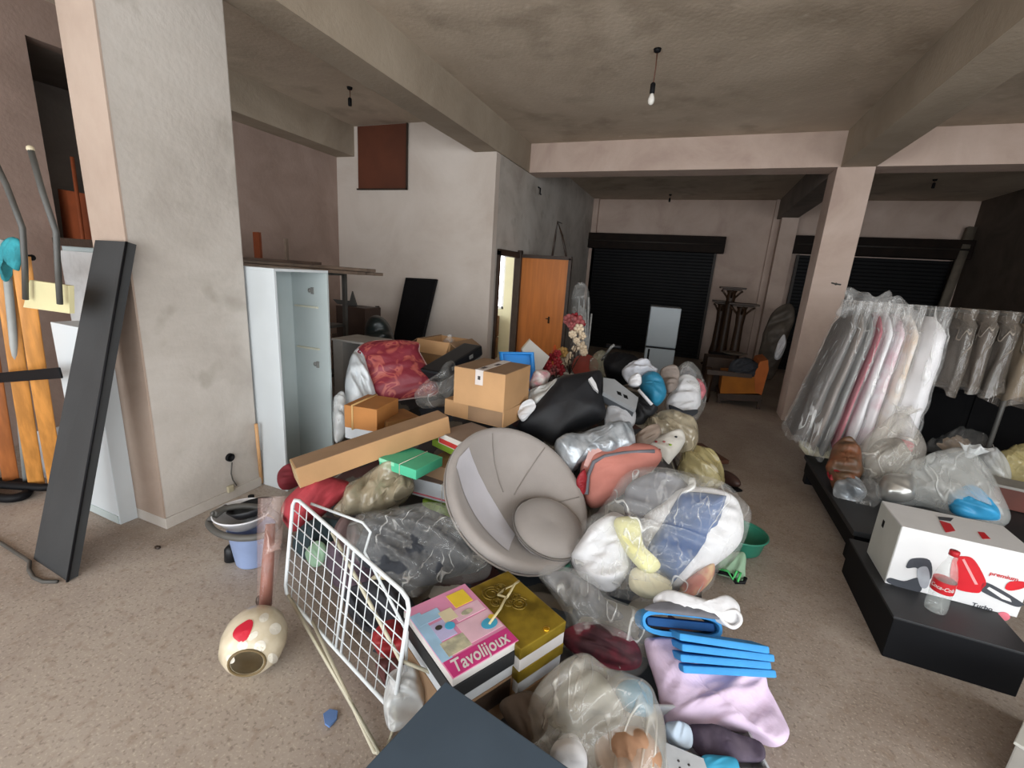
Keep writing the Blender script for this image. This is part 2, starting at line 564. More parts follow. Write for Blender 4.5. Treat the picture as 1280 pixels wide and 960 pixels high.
# ---------------------------------------------------------------- camera, light
cam = bpy.data.cameras.new('camera'); co = bpy.data.objects.new('camera', cam); C.objects.link(co)
cam.sensor_width = 36; cam.lens = 36 * FPX / 1280; cam.clip_start = .05
rows = []
Rm = Matrix(((_R.x, _R.y, _R.z), (_D.x, _D.y, _D.z), (-_d.x, -_d.y, -_d.z)))   # camera (right, down, forward) -> world
right = Rm @ V((1, 0, 0)); upv = Rm @ V((0, -1, 0)); back = Rm @ V((0, 0, -1))
co.matrix_world = Matrix.Translation((0, 0, EYE)) @ Matrix((right, upv, back)).transposed().to_4x4()
scene.camera = co
w = bpy.data.worlds.new('world'); scene.world = w; w.use_nodes = True
bg = w.node_tree.nodes['Background']
bg.inputs[0].default_value = (.93, .97, 1.0, 1); bg.inputs[1].default_value = 6.0
def portal(name, loc, sx, sy, rot):
    l = bpy.data.lights.new(name, 'AREA'); l.shape = 'RECTANGLE'; l.size = sx; l.size_y = sy
    l.cycles.is_portal = True
    o = bpy.data.objects.new(name, l); C.objects.link(o); o.location = loc; o.rotation_euler = rot
portal('daylight_portal', (-3.85, -2.84, 1.45), 1.9, 2.9, (R_(90), 0, 0))
portal('daylight_portal', (-.6, -2.84, 1.45), 3.8, 2.9, (R_(90), 0, 0))
portal('daylight_portal', (3.0, -2.84, 1.45), 2.6, 2.9, (R_(90), 0, 0))
portal('daylight_portal', (4.55, -.7, 1.85), 4.5, 2.3, (R_(90), 0, R_(90)))
portal('daylight_portal', (-3.81, 8.1, 1.6), .78, 1.3, (R_(-90), 0, 0))
scene.view_settings.view_transform = 'Standard'; scene.view_settings.look = 'None'
scene.view_settings.exposure = .22; scene.view_settings.gamma = 1
scene.view_settings.use_curve_mapping = False
scene.cycles.use_denoising = True
scene.cycles.max_bounces = 10; scene.cycles.diffuse_bounces = 6; scene.cycles.transparent_max_bounces = 16
scene.cycles.caustics_reflective = False; scene.cycles.caustics_refractive = False

# brown wooden crates under the back-room window, seen through the doorway
for k, lab in enumerate(('brown crate at floor level under the window seen through the doorway', 'brown crate on top of another under the window seen through the doorway')):
    T = thing('wooden_crate', (-3.75, 7.75, .01 + k * .42), lab, 'crate', 'crates behind the doorway')
    z = .01 + k * .42
    obj('crate_box', MB().span((-4.1, 7.55, z), (-3.44, 8.0, z + .40), .006), mat('brown_crate_wood', '#6b4a30', .6, .3, 5), T)
    for h in (.08, .2, .32):
        obj('crate_slat', MB().span((-4.11, 7.535, z + h - .035), (-3.43, 7.55, z + h + .035)), mat('pale_crate_slat', '#8a6a48', .6, .3, 5), T)
# ================================================================ LEFT SIDE
M_blackboard = mat('charcoal_board', '#343536', .68, .12, 3, bump=.04, bscale=60)
M_black = mat('matt_black', '#0d0d10', .6, .2, 5, spec=.2)
M_blackplastic = mat('black_plastic', '#141518', .45, .2, 8, spec=.3)
M_melamine = mat('white_melamine', '#c9cfd2', .4, .05, 2)
M_melgrey = mat('grey_white_melamine', '#b3bdbd', .42, .06, 2)
M_slat = mat('orange_beech_slat', '#c2843f', .45, .22, 5, stretch=(6, 6, .7), bump=.05)
M_slatred = mat('red_brown_slat', '#9a5a2c', .5, .2, 5, stretch=(6, 6, .7))
M_plank = mat('grey_brown_plank', '#7b6a5c', .7, .25, 4, bump=.1)
M_redwood = mat('red_brown_wood', '#7a3d22', .5, .2, 4, bump=.05)
M_grey = mat('mid_grey_metal', '#7d7d7a', .45, .1, 6)
M_darkgrey = mat('dark_grey_metal', '#4d4c49', .45, .15, 6)
M_cable = mat('grey_rubber', '#4f4d49', .55, .15, 10)

# leaning charcoal board: foot on the floor, head against the pillar
b0, b1 = P(42, 699, 0), P(84, 727, 0)
t0, t1 = PY(119, 300, 1.455), PY(158, 302, 1.455)
dz = V((0, 0, 1))
up = ((t0 + t1) / 2 - (b0 + b1) / 2)
xa = ((b1 - b0).normalized() + (t1 - t0).normalized()).normalized()
nn = xa.cross(up.normalized()).normalized()
if nn.y > 0: nn = -nn
T = thing('leaning_board', (b0 + b1) / 2, 'long charcoal grey board leaning against the front of the left pillar', 'board')
cb = MB(); cb.prism([b0, b1, t1, t0], nn, .045)
lo = min(v.z for v in cb.v)
for v in cb.v: v.z = max(v.z, .002)
obj('board', cb, M_blackboard, T)
e = MB(); e.tube([b1 + nn * .001 + xa * .004, t1 + nn * .001 + xa * .004], .006); obj('edge_band', e, M_black, T)

# white wardrobe carcass standing behind the board, left of the pillar
xl, xr, yf, yb = -4.0, -3.14, 1.74, 2.18
T = thing('white_wardrobe', (-3.5, 1.87, 0), 'tall white wardrobe with a dark top edge standing behind the slatted bed base', 'wardrobe')
obj('body', MB().span((xl, yf + .02, .02), (xr, yb, 1.66), bev=.004), M_melgrey, T)
M_marble = concrete('marbled_laminate', '#a9abac', '#c6c8c9', '#d2d5d6', 3.5, rough=.35, bump=.02)
obj('door', MB().span((xl + .01, yf, .05), (-3.53, yf + .02, 1.60), bev=.003), M_marble, T)
obj('door', MB().span((-3.52, yf, .05), (xr - .005, yf + .02, 1.60), bev=.003), M_melamine, T)
obj('top_edge', MB().span((xl - .01, yf - .02, 1.63), (xr + .01, yb, 1.68), bev=.004), M_frame, T)
# low white cabinet side between the board and the pillar
T = thing('white_cabinet', (-3.25, 1.52, 0), 'white cabinet standing in front of the wardrobe behind the charcoal board', 'cabinet')
q = [P(108, 636, 0), P(151, 656, 0)]
u = (q[1] - q[0]).normalized()
cz = 1.2
v_ = V((-u.y, u.x, 0))
if v_.y < 0: v_ = -v_
fr = MB(); fr.box((q[0] + u * .0) + v_ * .07 + (q[1] - q[0]) / 2 + V((0, 0, cz / 2)) - u * .01, ((q[1] - q[0]).length + .02, .14, cz), frame3(u), .004)
obj('body', fr, M_melamine, T)
obj('kick_plate', MB().box((q[0] + q[1]) / 2 - u * .01 - v_ * .003 + V((0, 0, .03)), ((q[1] - q[0]).length + .0, .006, .05), frame3(u)), M_melgrey, T)

# slatted bed base stood on end: curved beech slats in a black tube frame
T = thing('slatted_bed_base', P(20, 620, 0), 'bed base of curved orange wooden slats in a black frame stood upright', 'bed base')
def slat(pt, pb, w, m):
    a, b = PY(*pt, 1.36), P(*pb, .05)
    ax = (b - a).normalized(); side = V((.5, .87, 0)); side = (side - side.dot(ax) * ax).normalized(); n = ax.cross(side).normalized()
    if n.x < 0: n = -n
    mb = MB()
    def fn(u_, v_):
        th = 2 * math.pi * u_
        x = max(-1, min(1, 1.25 * math.cos(th))) * w / 2; y = max(-1, min(1, 1.25 * math.sin(th))) * .006
        return a.lerp(b, v_) + side * x + n * (y + .03 * math.sin(math.pi * v_))
    mb.grid(fn, 16, 14, True)
    obj('slat', mb, m, T)
slat((2, 318), (46, 606), .078, M_slat)
slat((26, 320), (72, 612), .078, M_slat)
slat((-28, 330), (14, 600), .078, M_slatred)
slat((-58, 330), (-20, 598), .078, M_slat)
fr = MB()
A, B = PY(-70, 478, 1.27), PY(76, 466, 1.27)
fr.box((A + B) / 2, ((B - A).length, .012, .06), frame3(B - A), .004)
obj('cross_strap', fr, M_black, T)
A, B, = P(-60, 600, .06), P(58, 612, .06)
obj('foot_rail', MB().tube([A, A + V((0, -.02, 0)), B - V((.06, 0, 0)), B + V((0, .05, 0))], .026, 10), M_black, T)
a, b = PY(-2, 318, 1.40), PY(38, 300, 1.40)
obj('head_rail', MB().tube([PY(-60, 330, 1.42), PY(40, 322, 1.42)], .018, 10), M_black, T)
# grey pole tied up with the teal rag
T = thing('grey_pole', P(30, 612, .02), 'pale grey metal pole standing between the bed slats', 'pole')
obj('pole', MB().tube([P(34, 608, .012), PY(5, 300, 1.34)], .019, 10), mat('pale_grey_paint', '#9a9c99', .5, .12, 8), T)
o = obj('teal_rag', puff([PY(x, y, 1.31) for x, y in [(4, 306), (14, 296), (26, 302), (28, 318), (22, 338), (12, 330), (8, 352), (2, 340)]], V((.3, -1, .2)).normalized(), .03, .02, .012, 20, 4), mat('teal_cloth', '#2f8a94', .8, .3, 12))
tag(o, 'small teal rag draped over the head of the slatted bed base', 'rag')
# two bent dark poles carrying a cream plate
T = thing('pole_bracket', PY(62, 372, 1.22), 'cream plate joined to two tall bent dark metal tubes', 'bracket')
pl = [PY(37, 350, 1.22), PY(86, 357, 1.22), PY(87, 392, 1.22), PY(29, 384, 1.22)]
obj('plate', MB().prism(pl, V((0, -1, 0)), .02), mat('cream_plate', '#cfc79c', .4, .06, 4), T)
for pts in ([(-14, 185), (8, 232), (28, 285), (31, 330), (32, 374)], [(38, 186), (53, 240), (70, 290), (72, 330), (75, 380)]):
    obj('tube', MB().tube([PY(x, y, 1.19) for x, y in pts], .0125, 10), M_darkgrey, T)
    e = PY(*pts[0], 1.19)
obj('tube_tip', MB().sph(PY(38, 186, 1.19), .015), mat('cream_cap', '#c9bda0', .5), T)
# reddish board and stick standing behind the wardrobe
o = obj('wooden_sheet', MB().prism([PY(72, 236, 2.3), PY(112, 243, 2.3), PY(160, 600, 2.3), PY(118, 600, 2.3)], V((0, -1, 0)), .02), M_redwood)
tag(o, 'reddish brown wooden sheet standing behind the white wardrobe, beside the pillar', 'wooden sheet')
for v in o.data.vertices: pass
o = obj('broom_stick', MB().tube([PY(90, 196, 2.24), PY(143, 590, 2.24)], .014, 8), M_redwood)
tag(o, 'thin dark wooden stick standing in front of the reddish wooden sheet', 'stick')
# dark bits on the floor under the bed base
o = obj('rubber_tyre', MB().tube([P(10 + 26 * math.cos(a), 612 + 11 * math.sin(a), .03) for a in [i * math.pi / 12 for i in range(24)]], .028, 10, True), M_black)
tag(o, 'black rubber ring lying on the floor by the foot of the bed base', 'rubber ring')
o = obj('paper_box', MB().prism([PY(42, 540, 1.5), PY(62, 536, 1.5), PY(66, 600, 1.5), PY(50, 600, 1.5)], V((0, -1, 0)), .1), mat('white_carton', '#c4c8cc', .6, .1, 6))
tag(o, 'small white paper box behind the orange slats near the floor', 'box')
o = obj('floor_cable', MB().tube([P(x, y, .009) for x, y in [(-40, 655), (0, 678), (22, 692), (37, 702), (36, 712), (42, 722), (54, 727), (72, 727)]], .009, 8), M_cable)
tag(o, 'dark grey cable curling over the floor by the foot of the leaning board', 'cable')

# socket box and loose wire low on the pillar
pw = -2.757
def onp(x, y): return PX(x, y, pw)
sc_ = onp(288, 572)
T = thing('wall_socket', sc_ - V((0, 0, .03)), 'round dark socket hole with a loose wire low on the pillar', 'socket')
ry = Matrix(((0, 0, 1), (0, 1, 0), (-1, 0, 0)))
obj('socket_box', MB().lathe([(.028, -.012), (.028, .006), (.022, .007), (.02, -.004), (.0, -.005)], (pw, sc_.y, sc_.z), ry, 20, cap=False), M_black, T)
obj('wire', MB().tube([onp(290, 578), onp(289, 592), onp(291, 600), onp(296, 607)], .004), M_cable, T)
obj('junction', MB().box(onp(288, 611), (.02, .045, .05), bev=.008), mat('old_cream_plastic', '#b9b096', .5, .1), T)

# open white wardrobe carcass beside the pillar
ax, ay, bx, by, hh = -2.53, 2.16, -2.53, 2.63, 1.56
dp = .36
T = thing('open_wardrobe', (ax - dp / 2, (ay + by) / 2, 0), 'tall open white wardrobe with no doors standing beside the left pillar', 'wardrobe')
obj('side_panel', MB().span((ax - dp, ay, 0), (ax, ay + .018, hh), bev=.002), M_melamine, T)
obj('side_panel', MB().span((ax - dp, by - .018, 0), (ax, by, hh), bev=.002), M_melgrey, T)
obj('back_panel', MB().span((ax - dp, ay + .018, 0), (ax - dp + .012, by - .018, hh)), M_melgrey, T)
obj('top_panel', MB().span((ax - dp, ay, hh - .0), (ax, by, hh + .018), bev=.002), M_melamine, T)
obj('divider', MB().span((ax - dp + .012, ay + .26, .02), (ax - dp + .05, ay + .278, hh - .01)), M_melamine, T)
for (px, py) in ((387, 363), (394, 455)):
    h = PY(px, py, by - .02)
    hg = obj('hinge', MB().lathe([(.016, 0), (.016, .006), (.006, .012)], (h.x, by - .018, h.z), Matrix(((1, 0, 0), (0, 0, -1), (0, 1, 0))), 16).box((h.x + .03, by - .024, h.z), (.02, .012, .05)), M_grey, T)
for z in (.98, 1.3):
    obj('shelf_support', MB().box((ax - .2, by - .028, z), (.22, .02, .012)), mat('cream_strip', '#c9c7b4', .5), T)

# wooden stick leaning on the pillar by the wardrobe
o = obj('wooden_stick', MB().tube([P(327, 604, .012), PX(320, 530, -2.73)], .012, 8), mat('pale_orange_wood', '#c39668', .5, .1, 8))
tag(o, 'short pale orange wooden stick leaning on the pillar beside the open wardrobe', 'stick')

# planks across a dark rack behind the wardrobe
RX0, RX1, RY0, RY1 = -4.6, -3.62, 3.55, 4.0
T = thing('steel_rack', ((RX0 + RX1) / 2, (RY0 + RY1) / 2, 0), 'dark steel rack behind the open wardrobe carrying planks', 'rack')
for x in (RX0, RX1):
    for y in (RY0, RY1):
        obj('post', MB().box((x, y, .765), (.04, .04, 1.53)), M_darkgrey, T)
for z in (.4, .95, 1.515):
    obj('shelf', MB().span((RX0, RY0, z - .015), (RX1, RY1, z + .015)), M_darkgrey, T)
def plank(px0, px1, y, z, w, th, lab, m=M_plank):
    a, b = PY(*px0, y), PY(*px1, y)
    a.z = b.z = z
    o = obj('wooden_plank', MB().box((a + b) / 2, ((b - a).length, w, th), frame3(b - a), .003), m)
    return tag(o, lab, 'plank', 'planks on the rack')
plank((250, 338), (452, 346), 3.62, 1.548, .12, .03, 'shortest dark grey-brown plank, lowest in the stack behind the wardrobe')
plank((262, 330), (473, 340), 3.78, 1.548, .15, .03, 'longest grey-brown plank jutting out to the right above the wardrobe')
plank((262, 326), (464, 334), 3.70, 1.582, .14, .03, 'second grey-brown plank lying on top of the longest plank')
plank((258, 322), (396, 327), 3.66, 1.614, .13, .028, 'dark brown short plank lying uppermost behind the wardrobe', mat('dark_brown_plank', '#54443a', .7, .2, 4))
for (a, b, lab, wd) in (((318, 318), (326, 292), 'wide dark red-brown offcut standing up above the planks', .09), ((354, 321), (362, 300), 'thin slanted brown offcut standing up above the planks', .03)):
    p, q = PY(*a, 3.66), PY(*b, 3.66); p.z = 1.6285
    o = obj('wood_offcut', MB().box((p + q) / 2, (wd, .03, (q - p).length), frame3(V((1, 0, 0)), (q - p).normalized())), M_redwood if wd > .05 else M_plank)
    lowest = min((o.matrix_world @ v.co).z + o.location.z * 0 for v in o.data.vertices)
    tag(o, lab, 'wood offcut')

# dark furniture piled in the corner beyond the wardrobe
def upright(name, px0, px1, y, ztop, zbot, depth, m, lab, cat, bev=.004):
    a, b = PY(*px0, y), PY(*px1, y)
    o = obj(name, MB().span((a.x, y, zbot), (b.x, y + depth, ztop), bev), m)
    return tag(o, lab, cat)
T = thing('wooden_chair', (-4.2, 4.9, 0), 'dark wooden chair standing in the corner beyond the open wardrobe', 'chair')
cx, cy = -4.12, 4.75
for sx in (-.2, .2):
    obj('leg', MB().box((cx + sx, cy - .19, .22), (.04, .04, .44)), M_frame, T)
    obj('leg', MB().box((cx + sx, cy + .19, .55), (.04, .04, 1.1)), M_frame, T)
obj('seat', MB().box((cx, cy, .455), (.44, .44, .04), bev=.008), M_frame, T)
obj('backrest', MB().box((cx, cy + .19, .95), (.38, .025, .25), bev=.006).box((cx, cy + .19, .68), (.38, .02, .05)), M_frame, T)
o = tag(obj('brown_crate', MB().box((-4.12, 4.75, .60), (.5, .36, .24), .1, .006), mat('dark_brown_card', '#4a382b', .7, .2, 5)), 'dark brown box resting on the seat of the wooden chair in the corner', 'box')
o = upright('brown_cabinet', (420, 388), (456, 392), 4.35, 1.12, 0, .3, mat('dark_walnut', '#3f3029', .5, .2, 5), 'dark brown low cabinet in the corner beyond the open wardrobe', 'cabinet')
a = PY(436, 372, 4.4)
o = tag(obj('metal_grille', MB().prism([PY(416, 374, 4.5), PY(437, 376, 4.5), PY(440, 364, 4.5), V((PY(446, 396, 4.5).x, 4.5, 1.121)), V((PY(422, 396, 4.5).x, 4.5, 1.121))], V((0, -1, 0)), .02), M_darkgrey), 'triangular dark grey metal plate standing on the brown cabinet', 'metal plate')
c_ = [(455, 418), (460, 400), (472, 395), (485, 404), (492, 420), (494, 440), (474, 446), (456, 440)]
o = tag(obj('bin_bag', puffpx(c_, (474, 420, .95), 20, .25, .2, crumple=.03, freq=5, seed=3), mat('dark_green_black_plastic', '#171f1f', .4, .3, 6)), 'rounded dark green-black bag beside the leaning black panel', 'bag')
T = thing('white_shelf_unit', (-3.05, 3.15, 0), 'small white shelf unit standing right beside the open wardrobe', 'shelf unit')
a, b = PY(416, 425, 3.1), PY(428, 425, 3.1)
obj('side_panel', MB().span((a.x, 3.1, 0), (b.x, 3.4, a.z), .003), mat('dull_white', '#aaa8a4', .55, .1, 4), T)
a2 = PY(462, 419, 3.1)
obj('top_board', MB().span((a.x, 3.08, a.z), (a2.x, 3.42, a.z + .02), .003), mat('dull_white', ''), T)
obj('side_panel', MB().span((a2.x - .02, 3.1, 0), (a2.x, 3.4, a.z), .003), mat('dull_white', ''), T)

# black panel standing against the white wall
T = thing('leaning_screen', (-3.3, 5.2, 0), 'tall flat black panel leaning against the white wall', 'panel')
yb_, yt_ = 5.10, 5.36
tl, tr = PY(507, 347, yt_), PY(546, 349, yt_)
bl, br = PY(488, 440, yb_), PY(524, 443, yb_)
k = (bl.z) / (tl.z - bl.z)
dn_l = bl + (bl - tl) * k; dn_r = br + (br - tr) * k
dn_l.z = dn_r.z = 0
nn = V((0, -1, .2)).normalized()
pb = MB().prism([dn_l, dn_r, tr, tl], nn, .035)
for v in pb.v: v.z = max(v.z, 0)
obj('panel', pb, M_black, T)
def lerp4(a, b, c, d, u, v): return a.lerp(b, u).lerp(d.lerp(c, u), v)
obj('frame_edge', MB().tube([lerp4(dn_l, dn_r, tr, tl, u, v) + nn * .004 for u, v in ((.02, .02), (.98, .02), (.98, .985), (.02, .985))], .006, 6, True), M_blackplastic, T)

# bulbs and wires on the ceiling
M_bulbglass = mat('frosted_bulb_glass', '#d8d4cc', .25, .02)
def pendant(px, py_top, z0, drop, lab, white=False):
    p = P(px, py_top, z0)
    T = thing('bare_bulb', p - V((0, 0, drop)), lab, 'light bulb')
    obj('ceiling_rose', MB().lathe([(.03, 0), (.026, -.02), (.008, -.03)], p, None, 16), M_black, T)
    obj('cord', MB().tube([p, p + V((.004, 0, -drop * .5)), p - V((0, 0, drop))], .005), mat('brown_wire', '#5a3a2c', .6), T)
    q = p - V((0, 0, drop))
    obj('lamp_holder', MB().lathe([(.012, .03), (.02, .02), (.02, -.04), (.017, -.05)], q, None, 16), M_black, T)
    if white:
        obj('glass_bulb', MB().lathe([(.014, -.05), (.016, -.06), (.024, -.08), (.027, -.1), (.021, -.12), (.01, -.13), (.001, -.132)], q, None, 18), M_bulbglass, T)
pendant(822, 61, ZC, .27, 'bare white bulb on a reddish cord under the middle of the ceiling', True)
pendant(437, 109, ZC, .13, 'empty black lamp holder hanging from the ceiling near the brown hatch')
pendant(838, 243, ZC, .1, 'small dark lamp holder under the ceiling before the roller shutter')
pendant(1169, 224, ZC, .08, 'small dark lamp holder under the ceiling on the far right of the beam')
# A-shaped strap hanging above the door leaf
h = PY(697, 277, 6.62)
T = thing('hanging_strap', h - V((0, 0, .4)), 'dark strap hung from a nail in an inverted V above the orange door', 'strap')
obj('strap', MB().tube([PY(690, 322, 6.5), PY(694, 297, 6.55), h, PY(703, 295, 6.55), PY(708, 322, 6.5)], .016, 8), M_frame, T)
obj('nail', MB().tube([h, V((h.x - .02, h.y + .3, h.z + .01))], .008, 6), M_darkgrey, T)
for (x, y, lab) in ((673, 238, 'small dark hook high on the side wall beyond the cross beam'),):
    p = PX(x, y, -2.49)
    o = tag(obj('wall_hook', MB().tube([p + V((-.01, 0, .05)), p + V((.03, 0, .03)), p + V((.03, 0, -.05)), p + V((.05, 0, -.06))], .012, 8), M_black), lab, 'hook')
p = PY(1045, 355, 6.545)
o = tag(obj('cable_clip', MB().tube([p + V((-.05, 0, .01)), p, p + V((.05, -.01, -.005))], .009, 6).sph(p, .017, 1), M_darkgrey), 'small dark clip on the front of the column', 'clip')
# ================================================================ THE PILE
def interp(x, tab):
    if x <= tab[0][0]: return tab[0][1]
    for (a, b), (c, d) in zip(tab, tab[1:]):
        if x <= c: return b + (d - b) * (x - a) / (c - a)
    return tab[-1][1]
HPOLY = [(-1.3, 1.45), (-.85, 1.15), (-.1, 1.25), (.35, 1.55), (.28, 2.2), (.35, 2.9), (.25, 3.6), (.1, 4.6), (-.1, 5.5), (-.5, 6.3), (-1.6, 6.5), (-2.38, 6.0), (-2.42, 5.36), (-3.3, 5.3), (-3.3, 3.55), (-2.46, 2.72), (-2.42, 2.1), (-1.75, 1.75)]
def in_d(x, y):
    ins = False; d = 9
    n = len(HPOLY)
    for i in range(n):
        (x1, y1), (x2, y2) = HPOLY[i], HPOLY[(i + 1) % n]
        if (y1 > y) != (y2 > y) and x < (x2 - x1) * (y - y1) / (y2 - y1) + x1: ins = not ins
        L = (x2 - x1) ** 2 + (y2 - y1) ** 2
        t = max(0, min(1, ((x - x1) * (x2 - x1) + (y - y1) * (y2 - y1)) / L))
        d = min(d, math.hypot(x - x1 - t * (x2 - x1), y - y1 - t * (y2 - y1)))
    return d if ins else -d
def heap_z(x, y):
    d = in_d(x, y)
    if d < 0: return -.05
    h = interp(y, [(1, .04), (1.6, .07), (2.1, .12), (2.6, .34), (3.2, .5), (4, .55), (5, .5), (6, .38), (6.5, .3)])
    if x > -.95: h *= interp(x, [(-.95, 1), (-.3, .55)]) if y < 2.6 else 1
    if y < 2.9 and x > -.35: h = min(h, .06)
    k = math.hypot(x + .76, y - 2.22)
    if k < .55: h = min(h, .03 + .5 * max(0, k - .35))
    if math.hypot(x - .03, y - 2.35) < .5: h = min(h, .02)
    e = min(1, d / .4)
    return h * (e * e * (3 - 2 * e)) + .03 * nz(V((x, y, 0)), 5, 2) * e + .012 * nz(V((x, y, 1)), 17, 2) * e
def hgrid(u, v):
    x, y = -3.4 + 3.9 * u, 1.0 + 5.6 * v
    return V((x, y, heap_z(x, y)))
mh = bpy.data.materials.new('mixed_clutter'); mh.use_nodes = True
nt = mh.node_tree; b = nt.nodes['Principled BSDF']
tc = nd(nt, 'ShaderNodeTexCoord'); vo = nd(nt, 'ShaderNodeTexVoronoi'); vo.inputs['Scale'].default_value = 7; vo.inputs['Randomness'].default_value = 1
n2 = nd(nt, 'ShaderNodeTexNoise'); n2.inputs['Scale'].default_value = 6; n2.inputs['Detail'].default_value = 4
ad = nd(nt, 'ShaderNodeMixRGB'); ad.inputs[0].default_value = .12
nt.links.new(tc.outputs['Object'], n2.inputs['Vector']); nt.links.new(tc.outputs['Object'], ad.inputs[1]); nt.links.new(n2.outputs['Color'], ad.inputs[2]); nt.links.new(ad.outputs[0], vo.inputs['Vector'])
sp = nd(nt, 'ShaderNodeSeparateColor'); nt.links.new(vo.outputs['Color'], sp.inputs[0])
rp = nd(nt, 'ShaderNodeValToRGB'); rp.color_ramp.interpolation = 'CONSTANT'
cols = ['#2a2826', '#6b655c', '#3d3a3c', '#8e887c', '#4a2b28', '#55504a', '#a39c90', '#38404a', '#1f1e1e', '#70685c']
while len(rp.color_ramp.elements) < len(cols): rp.color_ramp.elements.new(.5)
for i, cc in enumerate(cols):
    rp.color_ramp.elements[i].position = i / len(cols); rp.color_ramp.elements[i].color = lin(cc)
nt.links.new(sp.outputs[0], rp.inputs[0]); nt.links.new(rp.outputs[0], b.inputs['Base Color']); b.inputs['Roughness'].default_value = .7
o = obj('clothes_heap', MB().grid(hgrid, 110, 150), mh, origin=0)
tag(o, 'low heap of crumpled clothes and wrapping under all the piled things', 'heap', kind='stuff')

# ---- cloth, card and film palette
K_card = mat('brown_cardboard', '#b58d63', .75, .1, 3, bump=.05, bscale=80)
K_card2 = mat('darker_cardboard', '#8f7358', .75, .12, 4, bump=.05, bscale=80)
K_cardtop = K_card2
K_white = mat('white_cloth', '#d4d4d6', .85, .06, 6, bump=.35, bscale=9)
K_offw = mat('cream_cloth', '#cfc8ad', .85, .1, 6, bump=.1)
K_navy = mat('navy_blue_cloth', '#2f4f80', .7, .15, 5, bump=.08)
K_grey = mat('grey_cloth', '#6a6a70', .85, .15, 6, bump=.35, bscale=9)
K_dgrey = mat('dark_grey_cloth', '#31343a', .8, .2, 6, bump=.35, bscale=8)
K_yellow = mat('pale_yellow_cloth', '#d0cc94', .8, .1, 6)
K_red = mat('red_cloth', '#a83a42', .8, .2, 6, bump=.1)
K_burg = mat('burgundy_cloth', '#7d2c3c', .75, .3, 8, color2='#3d1f26', bump=.1)
K_pink = mat('pink_cloth', '#d36a78', .8, .15, 6)
K_lilac = mat('lilac_cloth', '#d0bcd4', .9, .1, 5, bump=.4, bscale=10)
K_felt = mat('sky_blue_felt', '#3a8ecb', .8, .08, 12, bump=.05)
K_blue = mat('bright_blue_plastic', '#2a86d2', .35, .1, 4)
K_teal = mat('teal_blue', '#2b7d9e', .5, .15, 5)
K_mint = mat('mint_green_card', '#4fb890', .55, .1, 4)
K_lime = mat('lime_green', '#93b83c', .6, .15, 5)
K_gold = mat('gold_foil_card', '#a38a2f', .3, .35, 9, metal=.45, color2='#6f5c1c')
K_foil = mat('silver_foil', '#b2b6ba', .3, .25, 9, metal=.35, color2='#858b90', bump=.4, bscale=12)
K_chair = mat('light_grey_suede', '#928b86', .9, .08, 4, bump=.06, bscale=90, sheen=.3)
K_chair_lit = mat('lit_grey_suede', '#b3b0b5', .9, .06, 4, bump=.06, bscale=90, sheen=.3)
K_dark = mat('slate_grey_board', '#424d5a', .5, .1, 4)
K_clear = clear('clear_film', '#e6e6e2', .13, .12, .55, 7)
K_clear2 = clear('milky_film', '#d6d2c8', .3, .16, .4, 8)
K_clear3 = clear('smoky_film', '#d4d3cf', .13, .12, .5, 8)
K_beigebag = clear('beige_film', '#b8ac92', .62, .22, .3, 8)
K_whitebag = clear('white_film', '#dcdfdf', .55, .25, .35, 7)

def soft(name, px, c, m, lab=None, cat=None, parent=None, group=None, fwd=0., tilt=42, turn=0, **kw):
    p0 = c if isinstance(c, Vector) else P(*c)
    n = facing(p0, tilt, turn)
    p0 = p0 + n * fwd
    kw['crumple'] = kw.get('crumple', .02) * 1.7
    kw.setdefault('seed', int(px[0][0] + px[0][1]) % 97)
    mb = puff([PN(x, y, p0, n) for x, y in px], n, kw.pop('tf', .1), kw.pop('tb', .1), **kw)
    o = obj(name, mb, m, parent)
    if lab: tag(o, lab, cat, group)
    return o

# ---------------------------------------------------------------- round swivel chair
cc = P(650, 617, .46)
tocam = (V((0, 0, EYE)) - cc).normalized()
UR = (right * .70 + upv * .71); UR = (UR - UR.dot(tocam) * tocam).normalized()
n = (tocam * math.cos(R_(41)) + UR * math.sin(R_(41))).normalized()
LR = (right * .71 - upv * .70); LR = (LR - LR.dot(n) * n).normalized()
rot = Matrix((LR, n.cross(LR), n)).transposed()
T = thing('swivel_chair', V((cc.x, cc.y, 0)), 'round light grey suede tub chair tipped back in the middle of the pile', 'chair')
Rr = .425
prof = [(.001, -.25), (.12, -.243), (.25, -.205), (.35, -.14), (.415, -.06), (.437, -.01), (.432, .02), (.412, .032), (.385, .022), (.33, -.03), (.25, -.085), (.15, -.125), (.05, -.14), (.001, -.142)]
obj('shell', MB().lathe(prof, cc, rot, 64, cap=False), K_chair, T)
